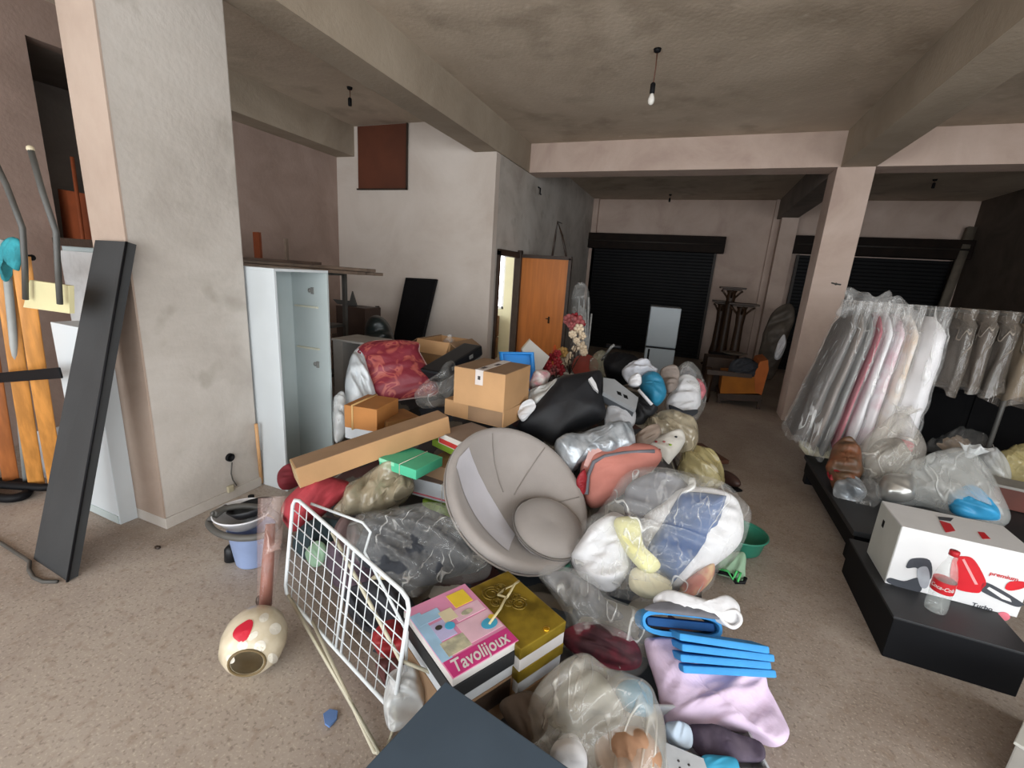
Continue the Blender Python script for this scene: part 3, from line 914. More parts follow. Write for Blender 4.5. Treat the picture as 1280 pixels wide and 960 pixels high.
# inner seams and a wedge painted paler where the bowl catches light
INN = [(0, -.142), (.05, -.14), (.15, -.125), (.25, -.085), (.33, -.03), (.385, .022), (.412, .032)]
def bowlxy(x, y, up=.004):
    r = math.hypot(x, y)
    return cc + rot @ V((x, y, interp(r, INN) + up))
def bowl(a, r):
    return bowlxy(r * math.cos(a), r * math.sin(a))
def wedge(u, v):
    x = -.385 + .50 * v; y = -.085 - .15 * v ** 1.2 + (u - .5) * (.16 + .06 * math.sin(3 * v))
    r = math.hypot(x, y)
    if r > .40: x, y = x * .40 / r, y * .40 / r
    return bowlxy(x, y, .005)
obj('pale_panel', MB().grid(wedge, 12, 24), K_chair_lit, T)
for a in (150, 95, 40):
    obj('seam', MB().tube([bowl(R_(a), .08 + .31 * t / 10) for t in range(11)], .003, 6), mat('seam_grey', '#857e78', .9), T)
obj('rim_piping', MB().tube([cc + rot @ V((.436 * math.cos(a), .436 * math.sin(a), -.03)) for a in [i * math.pi / 24 for i in range(48)]], .006, 6, True), mat('seam_grey', ''), T)
cn = (n * .55 + V((0, 0, 1)) * .45).normalized()
cu_c = cc + LR * .245 - UR * .045 + n * .005
crot = frame3(LR - cn * LR.dot(cn), cn)
obj('seat_cushion', MB().lathe([(.001, -.06), (.12, -.058), (.19, -.035), (.208, 0), (.19, .035), (.12, .06), (.05, .056), (.001, .05)], cu_c, crot, 40, cap=False), K_chair, T)
obj('cushion_piping', MB().tube([cu_c + crot @ V((.209 * math.cos(a), .209 * math.sin(a), .006)) for a in [i * math.pi / 20 for i in range(40)]], .007, 6, True), mat('dark_piping', '#68635f', .8), T)
bk = cc - n * .265
ft = V((bk.x, bk.y, .05))
bs = obj('swivel_base', MB().tube([bk, ft], .03, 12).lathe([(.001, .0), (.2, 0), (.2, .02), (.05, .04), (.001, .045)], (ft.x, ft.y, .004), None, 24, cap=False), M_black, T)

# ---------------------------------------------------------------- boxes behind and left of the chair
def carton(name, A, B, Cc, zt, h, m, lab, cat='box', group=None, parts=(), **kw):
    c, s, r = boxpx(A, B, Cc, zt, h, **kw)
    T = thing(name, c - V((0, 0, h / 2)), lab, cat, group)
    obj('body', MB().box(c, s, r, kw.get('bev', .004)), m, T)
    return T, c, s, r
def face_patch(T, name, m, c, s, r, face, u0, v0, u1, v1, off=.0015):
    """Thin sheet on a box face: face 'top','front','left','right'; u,v from 0..1."""
    if face == 'top':
        ctr = c + r @ V(((u0 + u1) / 2 - .5, (v0 + v1) / 2 - .5, .5)).__class__((((u0 + u1) / 2 - .5) * s[0], ((v0 + v1) / 2 - .5) * s[1], s[2] / 2 + off / 2))
        sz = ((u1 - u0) * s[0], (v1 - v0) * s[1], off)
    elif face == 'front':
        ctr = c + r @ V((((u0 + u1) / 2 - .5) * s[0], -s[1] / 2 - off / 2, ((v0 + v1) / 2 - .5) * s[2])); sz = ((u1 - u0) * s[0], off, (v1 - v0) * s[2])
    elif face == 'right':
        ctr = c + r @ V((s[0] / 2 + off / 2, ((u0 + u1) / 2 - .5) * s[1], ((v0 + v1) / 2 - .5) * s[2])); sz = (off, (u1 - u0) * s[1], (v1 - v0) * s[2])
    else:
        ctr = c + r @ V((-s[0] / 2 - off / 2, ((u0 + u1) / 2 - .5) * s[1], ((v0 + v1) / 2 - .5) * s[2])); sz = (off, (u1 - u0) * s[1], (v1 - v0) * s[2])
    return obj(name, MB().box(ctr, sz, r), m, T)
def string_round(T, c, s, r, axis='x', at=.0, m=None, rad=.0025):
    hx, hy, hz = s[0] / 2 + .003, s[1] / 2 + .003, s[2] / 2 + .003
    if axis == 'x': q = [(at, -hy, -hz), (at, -hy, hz), (at, hy, hz), (at, hy, -hz)]
    else: q = [(-hx, at, -hz), (-hx, at, hz), (hx, at, hz), (hx, at, -hz)]
    return obj('string', MB().tube([c + r @ V(x) for x in q], rad, 6, True), m or mat('pale_string', '#c9c4b4', .7), T)

M_tape = mat('white_packing_tape', '#c9c0bb', .4, .1, 8)
M_ink = mat('dark_print_ink', '#3a3431', .6)
T, c, s, r = carton('cardboard_box', (568, 458), (632, 469), (603, 444), 1.0, .26, K_card, 'big closed brown cardboard box with white tape, behind the round chair', depth=.42)
obj('top_flaps', MB().box(c + r @ V((0, -s[1] * 0, s[2] / 2 + .001)), (s[0] - .006, s[1] - .006, .003), r), K_card2, T)
face_patch(T, 'packing_tape', M_tape, c, s, r, 'top', .42, 0, .58, 1, .005)
face_patch(T, 'packing_tape', M_tape, c, s, r, 'front', .43, .62, .58, 1, .002)
face_patch(T, 'printed_mark', M_ink, c, s, r, 'front', .48, .76, .53, .86, .003)
for (u, v) in ((.44, .12), (.5, .5)):
    face_patch(T, 'printed_mark', M_ink, c, s, r, 'top', u, v, u + .07, v + .16, .006)
T, c, s, r = carton('flat_cardboard_box', (556, 498), (630, 515), (592, 480), .735, .12, K_card, 'wide flat cardboard box underneath the big taped box', depth=.42)
face_patch(T, 'front_flap', K_card2, c, s, r, 'front', .42, .05, .98, .95, .003)
T, c, s, r = carton('shoe_box', (548, 540), (585, 556), (573, 522), .60, .075, mat('white_red_card', '#d4cfc8', .6, .06), 'white and red shoe box with a grey lid beside the round chair', depth=.3)
face_patch(T, 'lid', mat('grey_brown_lid', '#8e8178', .6, .08), c, s, r, 'top', -.01, -.01, 1.01, 1.01, .004)
face_patch(T, 'red_band', mat('red_print', '#c23a34', .5), c, s, r, 'front', .04, .1, 1, .52, .002)
T, c, s, r = carton('lime_box', (540, 548), (586, 570), (566, 528), .52, .05, K_lime, 'lime green flat box under the white and red shoe box', depth=.32)
T, c, s, r = carton('small_carton', (530, 577), (577, 592), (552, 560), .455, .12, K_card2, 'small brown carton left of the round chair under the lime green box', depth=.3)
T, c, s, r = carton('white_brown_box', (513, 596), (580, 613), (533, 577), .36, .12, mat('white_carton', ''), 'white box with a brown lid tied with string, beside the round chair', depth=.32)
face_patch(T, 'lid', mat('mauve_brown_lid', '#75665f', .6, .08), c, s, r, 'top', -.01, -.01, 1.01, 1.01, .004)
face_patch(T, 'pink_stripe', K_pink, c, s, r, 'front', 0, .12, 1, .2, .002)
string_round(T, c, s, r, 'x', .04)
T, c, s, r = carton('green_package', (528, 624), (583, 646), (540, 610), .21, .05, K_lime, 'lime green package under the white box with the brown lid', depth=.2)
T, c, s, r = carton('mint_box', (474, 572), (520, 588), (501, 550), .535, .06, K_mint, 'mint green flat box tied with white string, in front of the long cardboard box', depth=.24)
string_round(T, c, s, r, 'x', .02)
face_patch(T, 'lid_edge', mat('pale_mint', '#8fd8b4', .6), c, s, r, 'front', 0, .62, .42, 1, .002)

# long cardboard box across the pile
a, b2 = P(374, 590, .50), P(552, 528, .66)
ax = (b2 - a).normalized(); r3 = frame3(ax)
T = thing('long_cardboard_box', (a + b2) / 2 - V((0, 0, .07)), 'long narrow cardboard box lying slanted across the left of the pile', 'box')
L = (b2 - a).length + .04
obj('body', MB().box((a + b2) / 2, (L, .15, .12), r3, .004), K_card, T)
obj('top_face', MB().box((a + b2) / 2 + r3 @ V((0, 0, .0605)), (L - .01, .142, .002), r3), K_card2, T)
obj('end_flap', MB().box(a - ax * .022, (.004, .148, .118), r3), mat('pale_cardboard', '#b79c76', .75, .08), T)

# brown box on a white box, beside the wardrobe
T, c, s, r = carton('brown_box', (430, 506), (471, 512), (441, 496), .71, .16, mat('orange_cardboard', '#a8703a', .7, .1, 4), 'orange-brown box tied with string, in front of the open wardrobe', depth=.3)
string_round(T, c, s, r, 'x', -.06, mat('tan_string', '#c9a26a', .7), .008)
T, c, s, r = carton('white_box', (431, 532), (471, 540), (441, 522), .55, .09, mat('white_carton', ''), 'white box underneath the orange-brown box tied with string', depth=.3)
T, c, s, r = carton('kraft_box', (484, 528), (524, 520), (492, 512), .60, .08, mat('kraft_brown', '#8a6238', .7, .2, 6), 'brown crumpled kraft box between the string-tied box and the maroon quilt', depth=.22)

# maroon quilt in a zipped clear bag
def brocade():
    m = bpy.data.materials.new('maroon_brocade'); m.use_nodes = True
    nt = m.node_tree; b = nt.nodes['Principled BSDF']; b.inputs['Roughness'].default_value = .55
    tc = nd(nt, 'ShaderNodeTexCoord')
    n1 = nd(nt, 'ShaderNodeTexNoise'); n1.inputs['Scale'].default_value = 6; n1.inputs['Detail'].default_value = 1; n1.inputs['Distortion'].default_value = 2.2
    nt.links.new(tc.outputs['Object'], n1.inputs['Vector'])
    r1 = nd(nt, 'ShaderNodeValToRGB'); r1.color_ramp.interpolation = 'EASE'
    el = r1.color_ramp.elements; el[0].position = .46; el[0].color = lin('#74202e'); el[1].position = .52; el[1].color = lin('#95433f')
    k = el.new(.60); k.color = lin('#a5584e'); k = el.new(.64); k.color = lin('#842836')
    nt.links.new(n1.outputs['Fac'], r1.inputs[0]); nt.links.new(r1.outputs[0], b.inputs['Base Color'])
    n3 = nd(nt, 'ShaderNodeTexNoise'); n3.inputs['Scale'].default_value = 16
    nt.links.new(tc.outputs['Object'], n3.inputs['Vector'])
    bp = nd(nt, 'ShaderNodeBump'); bp.inputs['Strength'].default_value = .3; bp.inputs['Distance'].default_value = .02
    nt.links.new(n3.outputs['Fac'], bp.inputs['Height']); nt.links.new(bp.outputs[0], b.inputs['Normal'])
    return m
M_quilt = brocade()
T = thing('quilt_bag', P(500, 500, .55), 'maroon flowered quilt folded in a clear zipped bag behind the boxes', 'quilt')
qo = [(447, 436), (470, 426), (520, 428), (524, 440), (535, 460), (548, 490), (520, 497), (480, 500), (462, 480), (448, 455)]
p0 = P(495, 465, .80); n_ = facing(p0, 38)
obj('quilt', puff([PN(x, y, p0, n_) for x, y in qo], n_, .1, .12, .012, 9, 4), M_quilt, T)
def flat_on(px, p0, n, off, th=.002):
    return MB().prism([PN(x, y, p0, n) + n * off for x, y in px], n, th)
obj('zip_piping', MB().tube(catmull([PN(x, y, p0 + n_ * .02, n_) for x, y in qo], 4), .006, 6, True), mat('clear_piping', '#a58a86', .3), T)
soft('white_bundle', [(432, 470), (440, 445), (452, 440), (462, 470), (470, 500), (455, 512), (434, 510)], (450, 480, .72), mat('white_plastic_bag', '#c3c8cb', .4, .1, 7, bump=.2, bscale=14), 'white plastic bag squeezed beside the maroon quilt', 'bag', tf=.12, tb=.14, crumple=.03, seed=5)
soft('white_bag', [(418, 500), (430, 490), (434, 520), (430, 545), (418, 550)], (425, 520, .55), K_whitebag, 'narrow white plastic bag between the open wardrobe and the white box', 'bag', tf=.08, tb=.1, crumple=.02, seed=6)
soft('clear_bag', [(520, 492), (545, 470), (565, 452), (570, 470), (562, 495), (545, 508), (525, 506)], (548, 485, .72), K_clear3, 'clear crumpled bag between the maroon quilt and the big cardboard box', 'bag', tf=.1, tb=.1, crumple=.03, seed=8)

# open carton, jar, black case beyond the quilt
T = thing('open_carton', P(545, 445, .62), 'open cardboard carton with dark flaps by the black panel', 'box')
c, s, r = boxpx((522, 424), (562, 430), (530, 414), .98, .34, depth=.4)
th = .008
obj('body', MB().box(c + r @ V((0, -s[1] / 2, 0)), (s[0], th, s[2]), r).box(c + r @ V((0, s[1] / 2, 0)), (s[0], th, s[2]), r).box(c + r @ V((-s[0] / 2, 0, 0)), (th, s[1], s[2]), r).box(c + r @ V((s[0] / 2, 0, 0)), (th, s[1], s[2]), r).box(c - V((0, 0, s[2] / 2 - th)), (s[0], s[1], th), r), K_card, T)
for sx in (-1, 1):
    obj('flap', MB().box(c + r @ V((sx * (s[0] / 2 + .05), 0, s[2] / 2 - .02)), (.12, s[1], .006), r @ Matrix.Rotation(sx * .5, 3, 'Y')), K_card2, T)
obj('flap', MB().box(c + r @ V((0, -s[1] / 2 - .03, s[2] / 2 - .05)), (s[0], .006, .13), r @ Matrix.Rotation(-.5, 3, 'X')), K_card, T)
jar = PY(562, 420, c.y + .02)
T = thing('clear_bottle', (jar.x, jar.y, c.z + .02), 'clear plastic bottle with dark stripes standing in the open carton', 'bottle')
obj('body', MB().lathe([(.001, 0), (.075, 0), (.08, .02), (.08, .2), (.06, .26), (.025, .29), (.025, .32)], (jar.x, jar.y, c.z - .1), None, 20, cap=False), K_clear, T)
obj('label_stripe', MB().lathe([(.081, .14), (.081, .22)], (jar.x, jar.y, c.z - .1), None, 20, cap=False), mat('blue_grey_print', '#4f5a66', .4), T)
a, b2 = P(537, 470, .80), P(592, 436, .95)
r3 = frame3(b2 - a)
T = thing('black_case', (a + b2) / 2 - V((0, 0, .06)), 'long black instrument-like case lying behind the big cardboard box', 'case')
obj('body', MB().box((a + b2) / 2, ((b2 - a).length, .2, .1), r3, .02), M_blackplastic, T)
for k in (.3, .7):
    obj('latch', MB().box(a.lerp(b2, k) + r3 @ V((0, -.102, .01)), (.05, .01, .03), r3), M_grey, T)
soft('grey_sheet', [(545, 480), (562, 462), (592, 440), (600, 447), (572, 458), (568, 490), (555, 495)], (570, 465, .76), mat('grey_plastic_sheet', '#8e8c88', .5, .15, 6), 'grey plastic sheet tucked behind the left of the big cardboard box', 'sheet', tf=.03, tb=.04, crumple=.02, seed=2)

# blue plastic tray and white carton behind the big box
T = thing('blue_tray', P(648, 500, .6), 'bright blue plastic tray standing on edge behind the big cardboard box', 'tray')
p0 = P(650, 470, .78); n_ = facing(p0, 22)
q = [PN(x, y, p0, n_) for x, y in [(626, 441), (665, 442), (669, 498), (634, 504)]]
obj('tray_base', MB().prism([p - n_ * .03 for p in q], n_, .012), K_blue, T)
obj('tray_rim', MB().tube(catmull(q, 1), .022, 10, True), K_blue, T)
soft('white_wrapper', [(652, 505), (664, 498), (668, 510), (655, 525), (648, 520)], (657, 512, .7), K_white, 'white wrapper wedged between the blue tray and the black sack', 'wrapper', tf=.04, tb=.04)
T = thing('white_carton_sheet', P(668, 470, .7), 'tilted white card sheet standing between the blue tray and the orange door', 'card')
p0 = P(668, 452, .78); n_ = facing(p0, 25, 15)
q = [PN(x, y, p0, n_) for x, y in [(652, 436), (662, 424), (687, 446), (673, 470), (666, 476)]]
obj('sheet', MB().prism(q, n_, .03), mat('white_sheet_card', '#bdbab4', .6, .05, 5), T)
obj('folded_edge', MB().tube([q[1] + n_ * .003, q[0] + n_ * .003], .009, 6), mat('tan_edge', '#b5a78e', .6), T)

# ---------------------------------------------------------------- flowers and trinkets before the door
rnd = random.Random(5)
def bouquet(name, base, tips, cols, rad, lab, stem_m, cat='flowers'):
    T = thing(name, base, lab, cat)
    st = MB()
    for t in tips:
        mid = base.lerp(t, .55) + V((rnd.uniform(-.03, .03), rnd.uniform(-.03, .03), .02))
        st.tube([base, mid, t], .004, 5)
    obj('stems', st, stem_m, T)
    for t in tips:
        m = rnd.choice(cols); k = rnd.randint(5, 7); rr = rad * rnd.uniform(.75, 1.2)
        mb = MB().sph(t, rr * .5, 1)
        for j in range(k):
            a = 2 * math.pi * j / k
            mb.sph(t + V((math.cos(a) * rr * .6, -.2 * rr + .15 * rr * math.sin(2 * a), math.sin(a) * rr * .6)), (rr * .45, rr * .3, rr * .45), 1)
        obj('blossom', mb, m, T)
    return T
F_gold = mat('gold_petal', '#b08a4e', .5, .2, 20); F_cream = mat('cream_petal', '#d8c4a8', .6, .1, 20); F_red = mat('crimson_petal', '#8f1d26', .6, .2, 20)
F_pk = mat('dusty_pink_petal', '#a85a5a', .6, .2, 20); F_stem = mat('dark_stem', '#3a2c20', .7)
def tips_px(lst, y0): return [PY(x, y, y0 + rnd.uniform(-.1, .1)) for x, y in lst]
by = 4.75
bouquet('gold_flower_bunch', PY(712, 468, by), tips_px([(704, 440), (712, 444), (708, 452), (719, 436), (727, 433), (728, 420), (721, 426), (716, 418), (724, 411), (730, 440), (701, 449)], by), [F_gold, F_cream, F_cream], .055, 'bunch of cream and gold artificial flowers in front of the shutter', F_stem)
bouquet('red_flower_bunch', PY(695, 478, by - .2), tips_px([(684, 456), (690, 446), (697, 452), (692, 462), (700, 462), (686, 466), (697, 442)], by - .2), [F_red, F_red, F_pk], .06, 'bunch of dark red artificial flowers beside the white card sheet', F_stem)
bouquet('pink_flower_bunch', PY(722, 470, by + .6), tips_px([(716, 408), (723, 402), (712, 400), (719, 396), (727, 405)], by + .6), [F_pk, F_red], .07, 'dusky red flowers wrapped in plastic beside the door leaf', F_stem)
p = PY(692, 450, 4.9)
o = obj('orange_cone', MB().lathe([(.06, 0), (.05, .01), (.03, .09), (.012, .17), (.004, .18)], p, None, 16), mat('bright_orange', '#cf5a1e', .5)); tag(o, 'small bright orange cone among the red flowers', 'cone')
soft('wrapped_branches', [(716, 362), (727, 352), (736, 364), (737, 400), (733, 452), (716, 458), (713, 400)], PY(724, 400, 6.75), K_clear, 'tall clear-wrapped bundle of silvery branches beside the door leaf', 'bundle', tf=.12, tb=.12, tilt=5, crumple=.04, freq=4, seed=3)
T = thing('silver_branches', PY(728, 480, 6.7), 'bundle of silvery white artificial branches left of the black shutter', 'branches')
for i in range(9):
    x = 724 + i * 1.6
    obj('branch', MB().tube([PY(726, 478, 6.55 + i * .01), PY(x - 1, 430, 6.6), PY(x + rnd.uniform(-2, 3), 366 + rnd.uniform(0, 30), 6.55)], .014, 6), mat('silver_white', '#a9aaa8', .4, .2, 20), T)
pl = P(731, 459, .66)
o = obj('red_plate', MB().lathe([(.001, 0), (.1, .004), (.15, .03), (.155, .034), (.15, .036), (.1, .012), (.001, .008)], pl, frame3(V((1, .1, 0)), V((0, -.75, .65))), 26, cap=False), mat('dull_red_glaze', '#97443a', .4, .2, 8)); tag(o, 'dull red plate tilted up in front of the gold flowers', 'plate')
soft('glass_bowl', [(738, 448), (752, 438), (764, 448), (762, 468), (748, 474), (738, 466)], (750, 457, .70), clear('green_glass', '#9c9a86', .5, .1, .3, 9), 'greenish glass bowl beside the dull red plate', 'bowl', tf=.08, tb=.08, crumple=.008)
soft('pink_packet', [(662, 478), (672, 464), (686, 468), (682, 482), (668, 488)], (673, 476, .82), mat('pink_white_packet', '#c98a92', .5, .4, 14, color2='#d6d0cc'), 'pink and white crumpled packet below the white card sheet', 'packet', tf=.06, tb=.06, crumple=.02)
soft('white_packets', [(660, 490), (680, 480), (700, 474), (704, 484), (684, 504), (668, 514)], (680, 494, .76), mat('white_packet_foil', '#b5b5b2', .4, .2, 12), 'white crumpled packets behind the black sack', 'packet', tf=.07, tb=.07, crumple=.03)

# black stool frame
T = thing('black_stool', P(775, 465, .5), 'black folding stool with thin grey bars in front of the shutter', 'stool')
soft('seat', [(756, 446), (776, 442), (796, 448), (798, 462), (780, 470), (758, 464)], (777, 455, .85), M_black, parent=T, tf=.08, tb=.34, crumple=.01)
yk = P(777, 450, .85).y
obj('bar', MB().tube([PY(752, 450, yk), PY(764, 434, yk - .1), PY(768, 431, yk - .1)], .014, 8), M_grey, T)
obj('bar', MB().tube([PY(754, 448, yk - .1), PY(780, 444, yk - .1), PY(794, 449, yk - .05)], .012, 8), M_grey, T)
obj('foot', MB().tube([PY(758, 432, yk), PY(776, 434, yk)], .02, 8), M_blackplastic, T)

# black sack
M_sack = mat('black_bin_sack', '#15161a', .6, .3, 6, bump=.15, bscale=9)
T = thing('black_sack', P(700, 545, .45), 'large taut black plastic sack behind the round chair', 'sack')
so = [(646, 534), (668, 508), (692, 482), (700, 474), (738, 467), (752, 468), (754, 500), (757, 520), (740, 530), (716, 542), (694, 556), (672, 546)]
p0 = P(705, 512, .68); n_ = facing(p0, 40)
obj('sack', puff([PN(x, y, p0, n_) for x, y in so], n_, .17, .2, .012, 5, 11, k=4), M_sack, T)
tear = [(733, 487), (737, 484), (742, 492), (745, 502), (740, 498)]
obj('torn_patch', flat_on(tear, p0, n_, .175, .03), mat('white_torn_film', '#b9b9b9', .5), T)
# grey tape deck
T = thing('tape_deck', P(775, 510, .62), 'grey plastic cassette player lying tilted beside the black sack', 'player')
p0 = P(775, 492, .84); n_ = facing(p0, 62, 20)
q = [PN(x, y, p0, n_) for x, y in [(753, 475), (797, 503), (793, 513), (770, 504), (752, 494)]]
q = [PN(x, y, p0, n_) for x, y in [(754, 472), (768, 474), (798, 497), (795, 512), (754, 490)]]
obj('top_case', MB().prism(q, n_, .035), mat('silver_grey_plastic', '#8a8c8e', .4, .08), T)
obj('lower_case', MB().prism([x - n_ * .035 + (sum(q, V()) / 5 - x) * .04 for x in q], n_, .06), mat('dark_grey_plastic', '#44474b', .45, .1), T)
for (x, y) in ((774, 491), (782, 495)):
    pk = [PN(x + a, y + b_, p0, n_) + n_ * .003 for a, b_ in ((-3, -2), (2, 0), (3, 4), (-2, 2))]
    obj('button_recess', MB().prism(pk, n_, .004), M_black, T)
soft('white_fleece', [(778, 466), (786, 455), (800, 454), (812, 456), (822, 462), (808, 470), (800, 482), (786, 480)], (800, 466, .86), mat('white_fluff', '#b9bac0', .9, .12, 20, bump=.3, bscale=30), 'pale grey-white crumpled fleece in front of the fridge', 'cloth', tf=.09, tb=.1, crumple=.03, freq=10, seed=4)
soft('white_lump', [(786, 474), (796, 469), (801, 474), (798, 482), (788, 482)], (793, 476, .84), K_white, 'small white crumpled cloth next to the blue bag', 'cloth', fwd=.07, tf=.04, tb=.04)
soft('blue_bag', [(803, 472), (818, 466), (830, 478), (832, 496), (818, 506), (806, 494), (800, 484)], (816, 486, .76), K_teal, 'teal blue bag with a white stripe behind the grey cassette player', 'bag', tf=.12, tb=.12, crumple=.012, seed=3)
soft('black_bag', [(790, 506), (803, 492), (816, 506), (822, 512), (806, 528), (792, 534), (784, 522)], (803, 512, .62), M_sack, 'small black bag under the teal blue bag', 'bag', tf=.08, tb=.1, crumple=.015)
T = thing('white_strip', P(806, 498, .7), 'white strip of card along the edge of the small black bag', 'strip')
obj('strip', MB().tube([P(798, 487, .8) , P(815, 506, .7)], .014, 6), K_white, T)
soft('grey_pouch', [(826, 462), (838, 458), (848, 462), (846, 482), (836, 490), (828, 478)], (837, 472, .8), mat('grey_beige_cloth', '#8c8078', .8, .15, 8), 'grey-beige pouch between the teal blue bag and the clear bag', 'pouch', tf=.08, tb=.08, crumple=.02)

# clear bag with a pink thing on top of it, right edge of the pile
T = None
zb = .58
soft('folded_shirt', [(834, 500), (850, 474), (870, 474), (876, 500), (862, 522), (836, 516)], (856, 500, zb), K_white, 'white folded shirt inside the clear bag at the right edge of the pile', 'shirt', fwd=.03, tf=.1, tb=.1, crumple=.02)
soft('pink_bundle', [(864, 478), (874, 474), (882, 486), (878, 498), (870, 496)], (873, 486, zb + .06), K_pink, 'pink bundle pressed against the side of the clear bag', 'cloth', fwd=.08, tf=.05, tb=.05, crumple=.01)
soft('grey_shirt', [(846, 470), (858, 458), (870, 466), (866, 476), (852, 480)], (858, 469, zb + .14), K_grey, 'dark grey cloth at the top of the clear bag', 'cloth', fwd=.04, tf=.07, tb=.07, crumple=.02)
soft('dark_belt', [(836, 506), (846, 512), (860, 516), (872, 512), (870, 518), (856, 522), (840, 516)], (854, 514, zb - .08), K_dgrey, 'dark strap lying across the front of the white folded shirt', 'strap', fwd=.12, tf=.02, tb=.02, crumple=.004)
soft('clear_clothes_bag', [(830, 505), (838, 482), (848, 462), (860, 455), (872, 464), (884, 484), (880, 510), (868, 528), (850, 534), (834, 524)], (857, 496, zb), K_clear, 'clear plastic bag of folded clothes at the right edge of the pile', 'bag', tf=.2, tb=.18, crumple=.03, seed=12)

# beige bag, floral cloth, foil bag, coral case
soft('beige_bag', [(800, 530), (822, 516), (846, 518), (866, 526), (874, 548), (860, 566), (830, 562), (808, 556)], (838, 542, .46), K_beigebag, 'beige crumpled plastic bag above the flowered cloth', 'bag', tf=.15, tb=.16, crumple=.035, seed=14)
soft('brown_cloth_roll', [(792, 556), (802, 540), (822, 530), (826, 542), (812, 556), (800, 566)], (808, 549, .56), mat('taupe_cloth', '#8d7d70', .85, .15, 9), 'taupe rolled cloth left of the beige plastic bag', 'cloth', tf=.07, tb=.08, crumple=.02)
M_floral = mat('flowered_white_cloth', '#cac6bd', .85, .1, 6, bump=.1)
T = thing('flowered_cloth', P(828, 580, .3), 'white cloth with small red and green flowers below the beige bag', 'cloth')
fo = [(798, 556), (824, 546), (850, 538), (856, 552), (842, 572), (832, 582), (812, 572)]
p0 = P(828, 560, .48); n_ = facing(p0, 45)
obj('cloth', puff([PN(x, y, p0, n_) for x, y in fo], n_, .1, .12, .015, 8, 3), M_floral, T)
for (x, y, m) in ((817, 561, K_lime), (824, 562, F_red), (830, 552, F_pk), (838, 556, K_lime), (845, 546, K_dgrey), (820, 552, F_red)):
    obj('flower_print', MB().sph(PN(x, y, p0 + n_ * .105, n_), (.012, .012, .008), 1), m, T)
soft('foil_bag', [(693, 560), (702, 548), (740, 538), (780, 528), (790, 534), (792, 560), (760, 572), (726, 578), (712, 592), (700, 580)], (745, 556, .6), K_foil, 'crinkled silver foil bag lying in front of the black sack', 'bag', tf=.09, tb=.12, crumple=.03, freq=7, seed=21)
soft('grey_white_sack', [(756, 512), (770, 506), (790, 512), (793, 530), (776, 538), (758, 536)], (775, 522, .66), mat('pale_grey_sheeting', '#a5a5a7', .6, .1, 8), 'pale grey cloth sack between the cassette player and the foil bag', 'sack', tf=.1, tb=.12, crumple=.02, seed=6)
T = thing('coral_case', P(770, 625, .2), 'coral pink soft case with grey piping behind the clear bag of clothes', 'case')
co_ = [(724, 600), (730, 572), (752, 562), (790, 556), (820, 560), (826, 576), (800, 600), (770, 622), (742, 634), (728, 622)]
p0 = P(770, 592, .46); n_ = facing(p0, 45)
obj('case', puff([PN(x, y, p0, n_) for x, y in co_], n_, .14, .16, .008, 6, 4), mat('coral_fabric', '#b8766a', .75, .1, 5, bump=.08), T)
obj('piping', MB().tube([PN(x, y, p0 + n_ * .10, n_) + n_ * .035 * math.sin(math.pi * i / 6) for i, (x, y) in enumerate([(733, 618), (735, 596), (742, 580), (756, 573), (778, 569), (800, 566), (818, 564)])], .012, 8), K_grey, T)
obj('pale_panel', flat_on([(730, 590), (736, 572), (752, 564), (756, 570), (742, 578), (735, 592)], p0, n_, .112, .03), mat('pale_coral', '#c9a09a', .75), T)
soft('red_wrapper', [(722, 600), (730, 586), (733, 596), (732, 612), (726, 616)], (727, 602, .45), F_red, 'small dark red wrapper between the round chair and the coral case', 'wrapper', tf=.03, tb=.03)
soft('yellow_bag', [(848, 580), (862, 562), (884, 560), (900, 576), (906, 600), (890, 612), (866, 608), (850, 596)], (877, 588, .22), clear('yellowish_film', '#c9bb86', .6, .2, .3, 8), 'yellowish see-through bag at the right edge behind the big clear bag', 'bag', tf=.16, tb=.14, crumple=.03, seed=15)
soft('cream_bundle', [(870, 586), (886, 578), (898, 592), (892, 606), (874, 604)], (883, 593, .22), K_offw, 'cream cloth bundle inside the yellowish bag', 'cloth', fwd=.04, tf=.07, tb=.07, crumple=.01)
T = thing('brown_shoe', P(912, 612, 0), 'dark brown shoe on the floor at the right edge of the pile', 'shoe')
a = P(900, 596, .04); b2 = P(920, 608, .04)
obj('upper', MB().sph((a + b2) / 2 + V((0, 0, .03)), ((b2 - a).length * .7, .055, .055), 3, frame3(b2 - a)), mat('dark_brown_leather', '#3f2a24', .45, .2), T)
obj('sole', MB().box((a + b2) / 2 - V((0, 0, .03)), ((b2 - a).length * 1.35, .1, .018), frame3(b2 - a), .008), M_black, T)
a, b2 = P(872, 556, .05), P(906, 578, .05)
o = obj('wooden_board', MB().box((a + b2) / 2, ((b2 - a).length, .09, .04), frame3(b2 - a), .004), mat('brown_red_board', '#5a3a2c', .55, .2)); tag(o, 'short brown wooden board on the floor behind the yellowish bag', 'board')

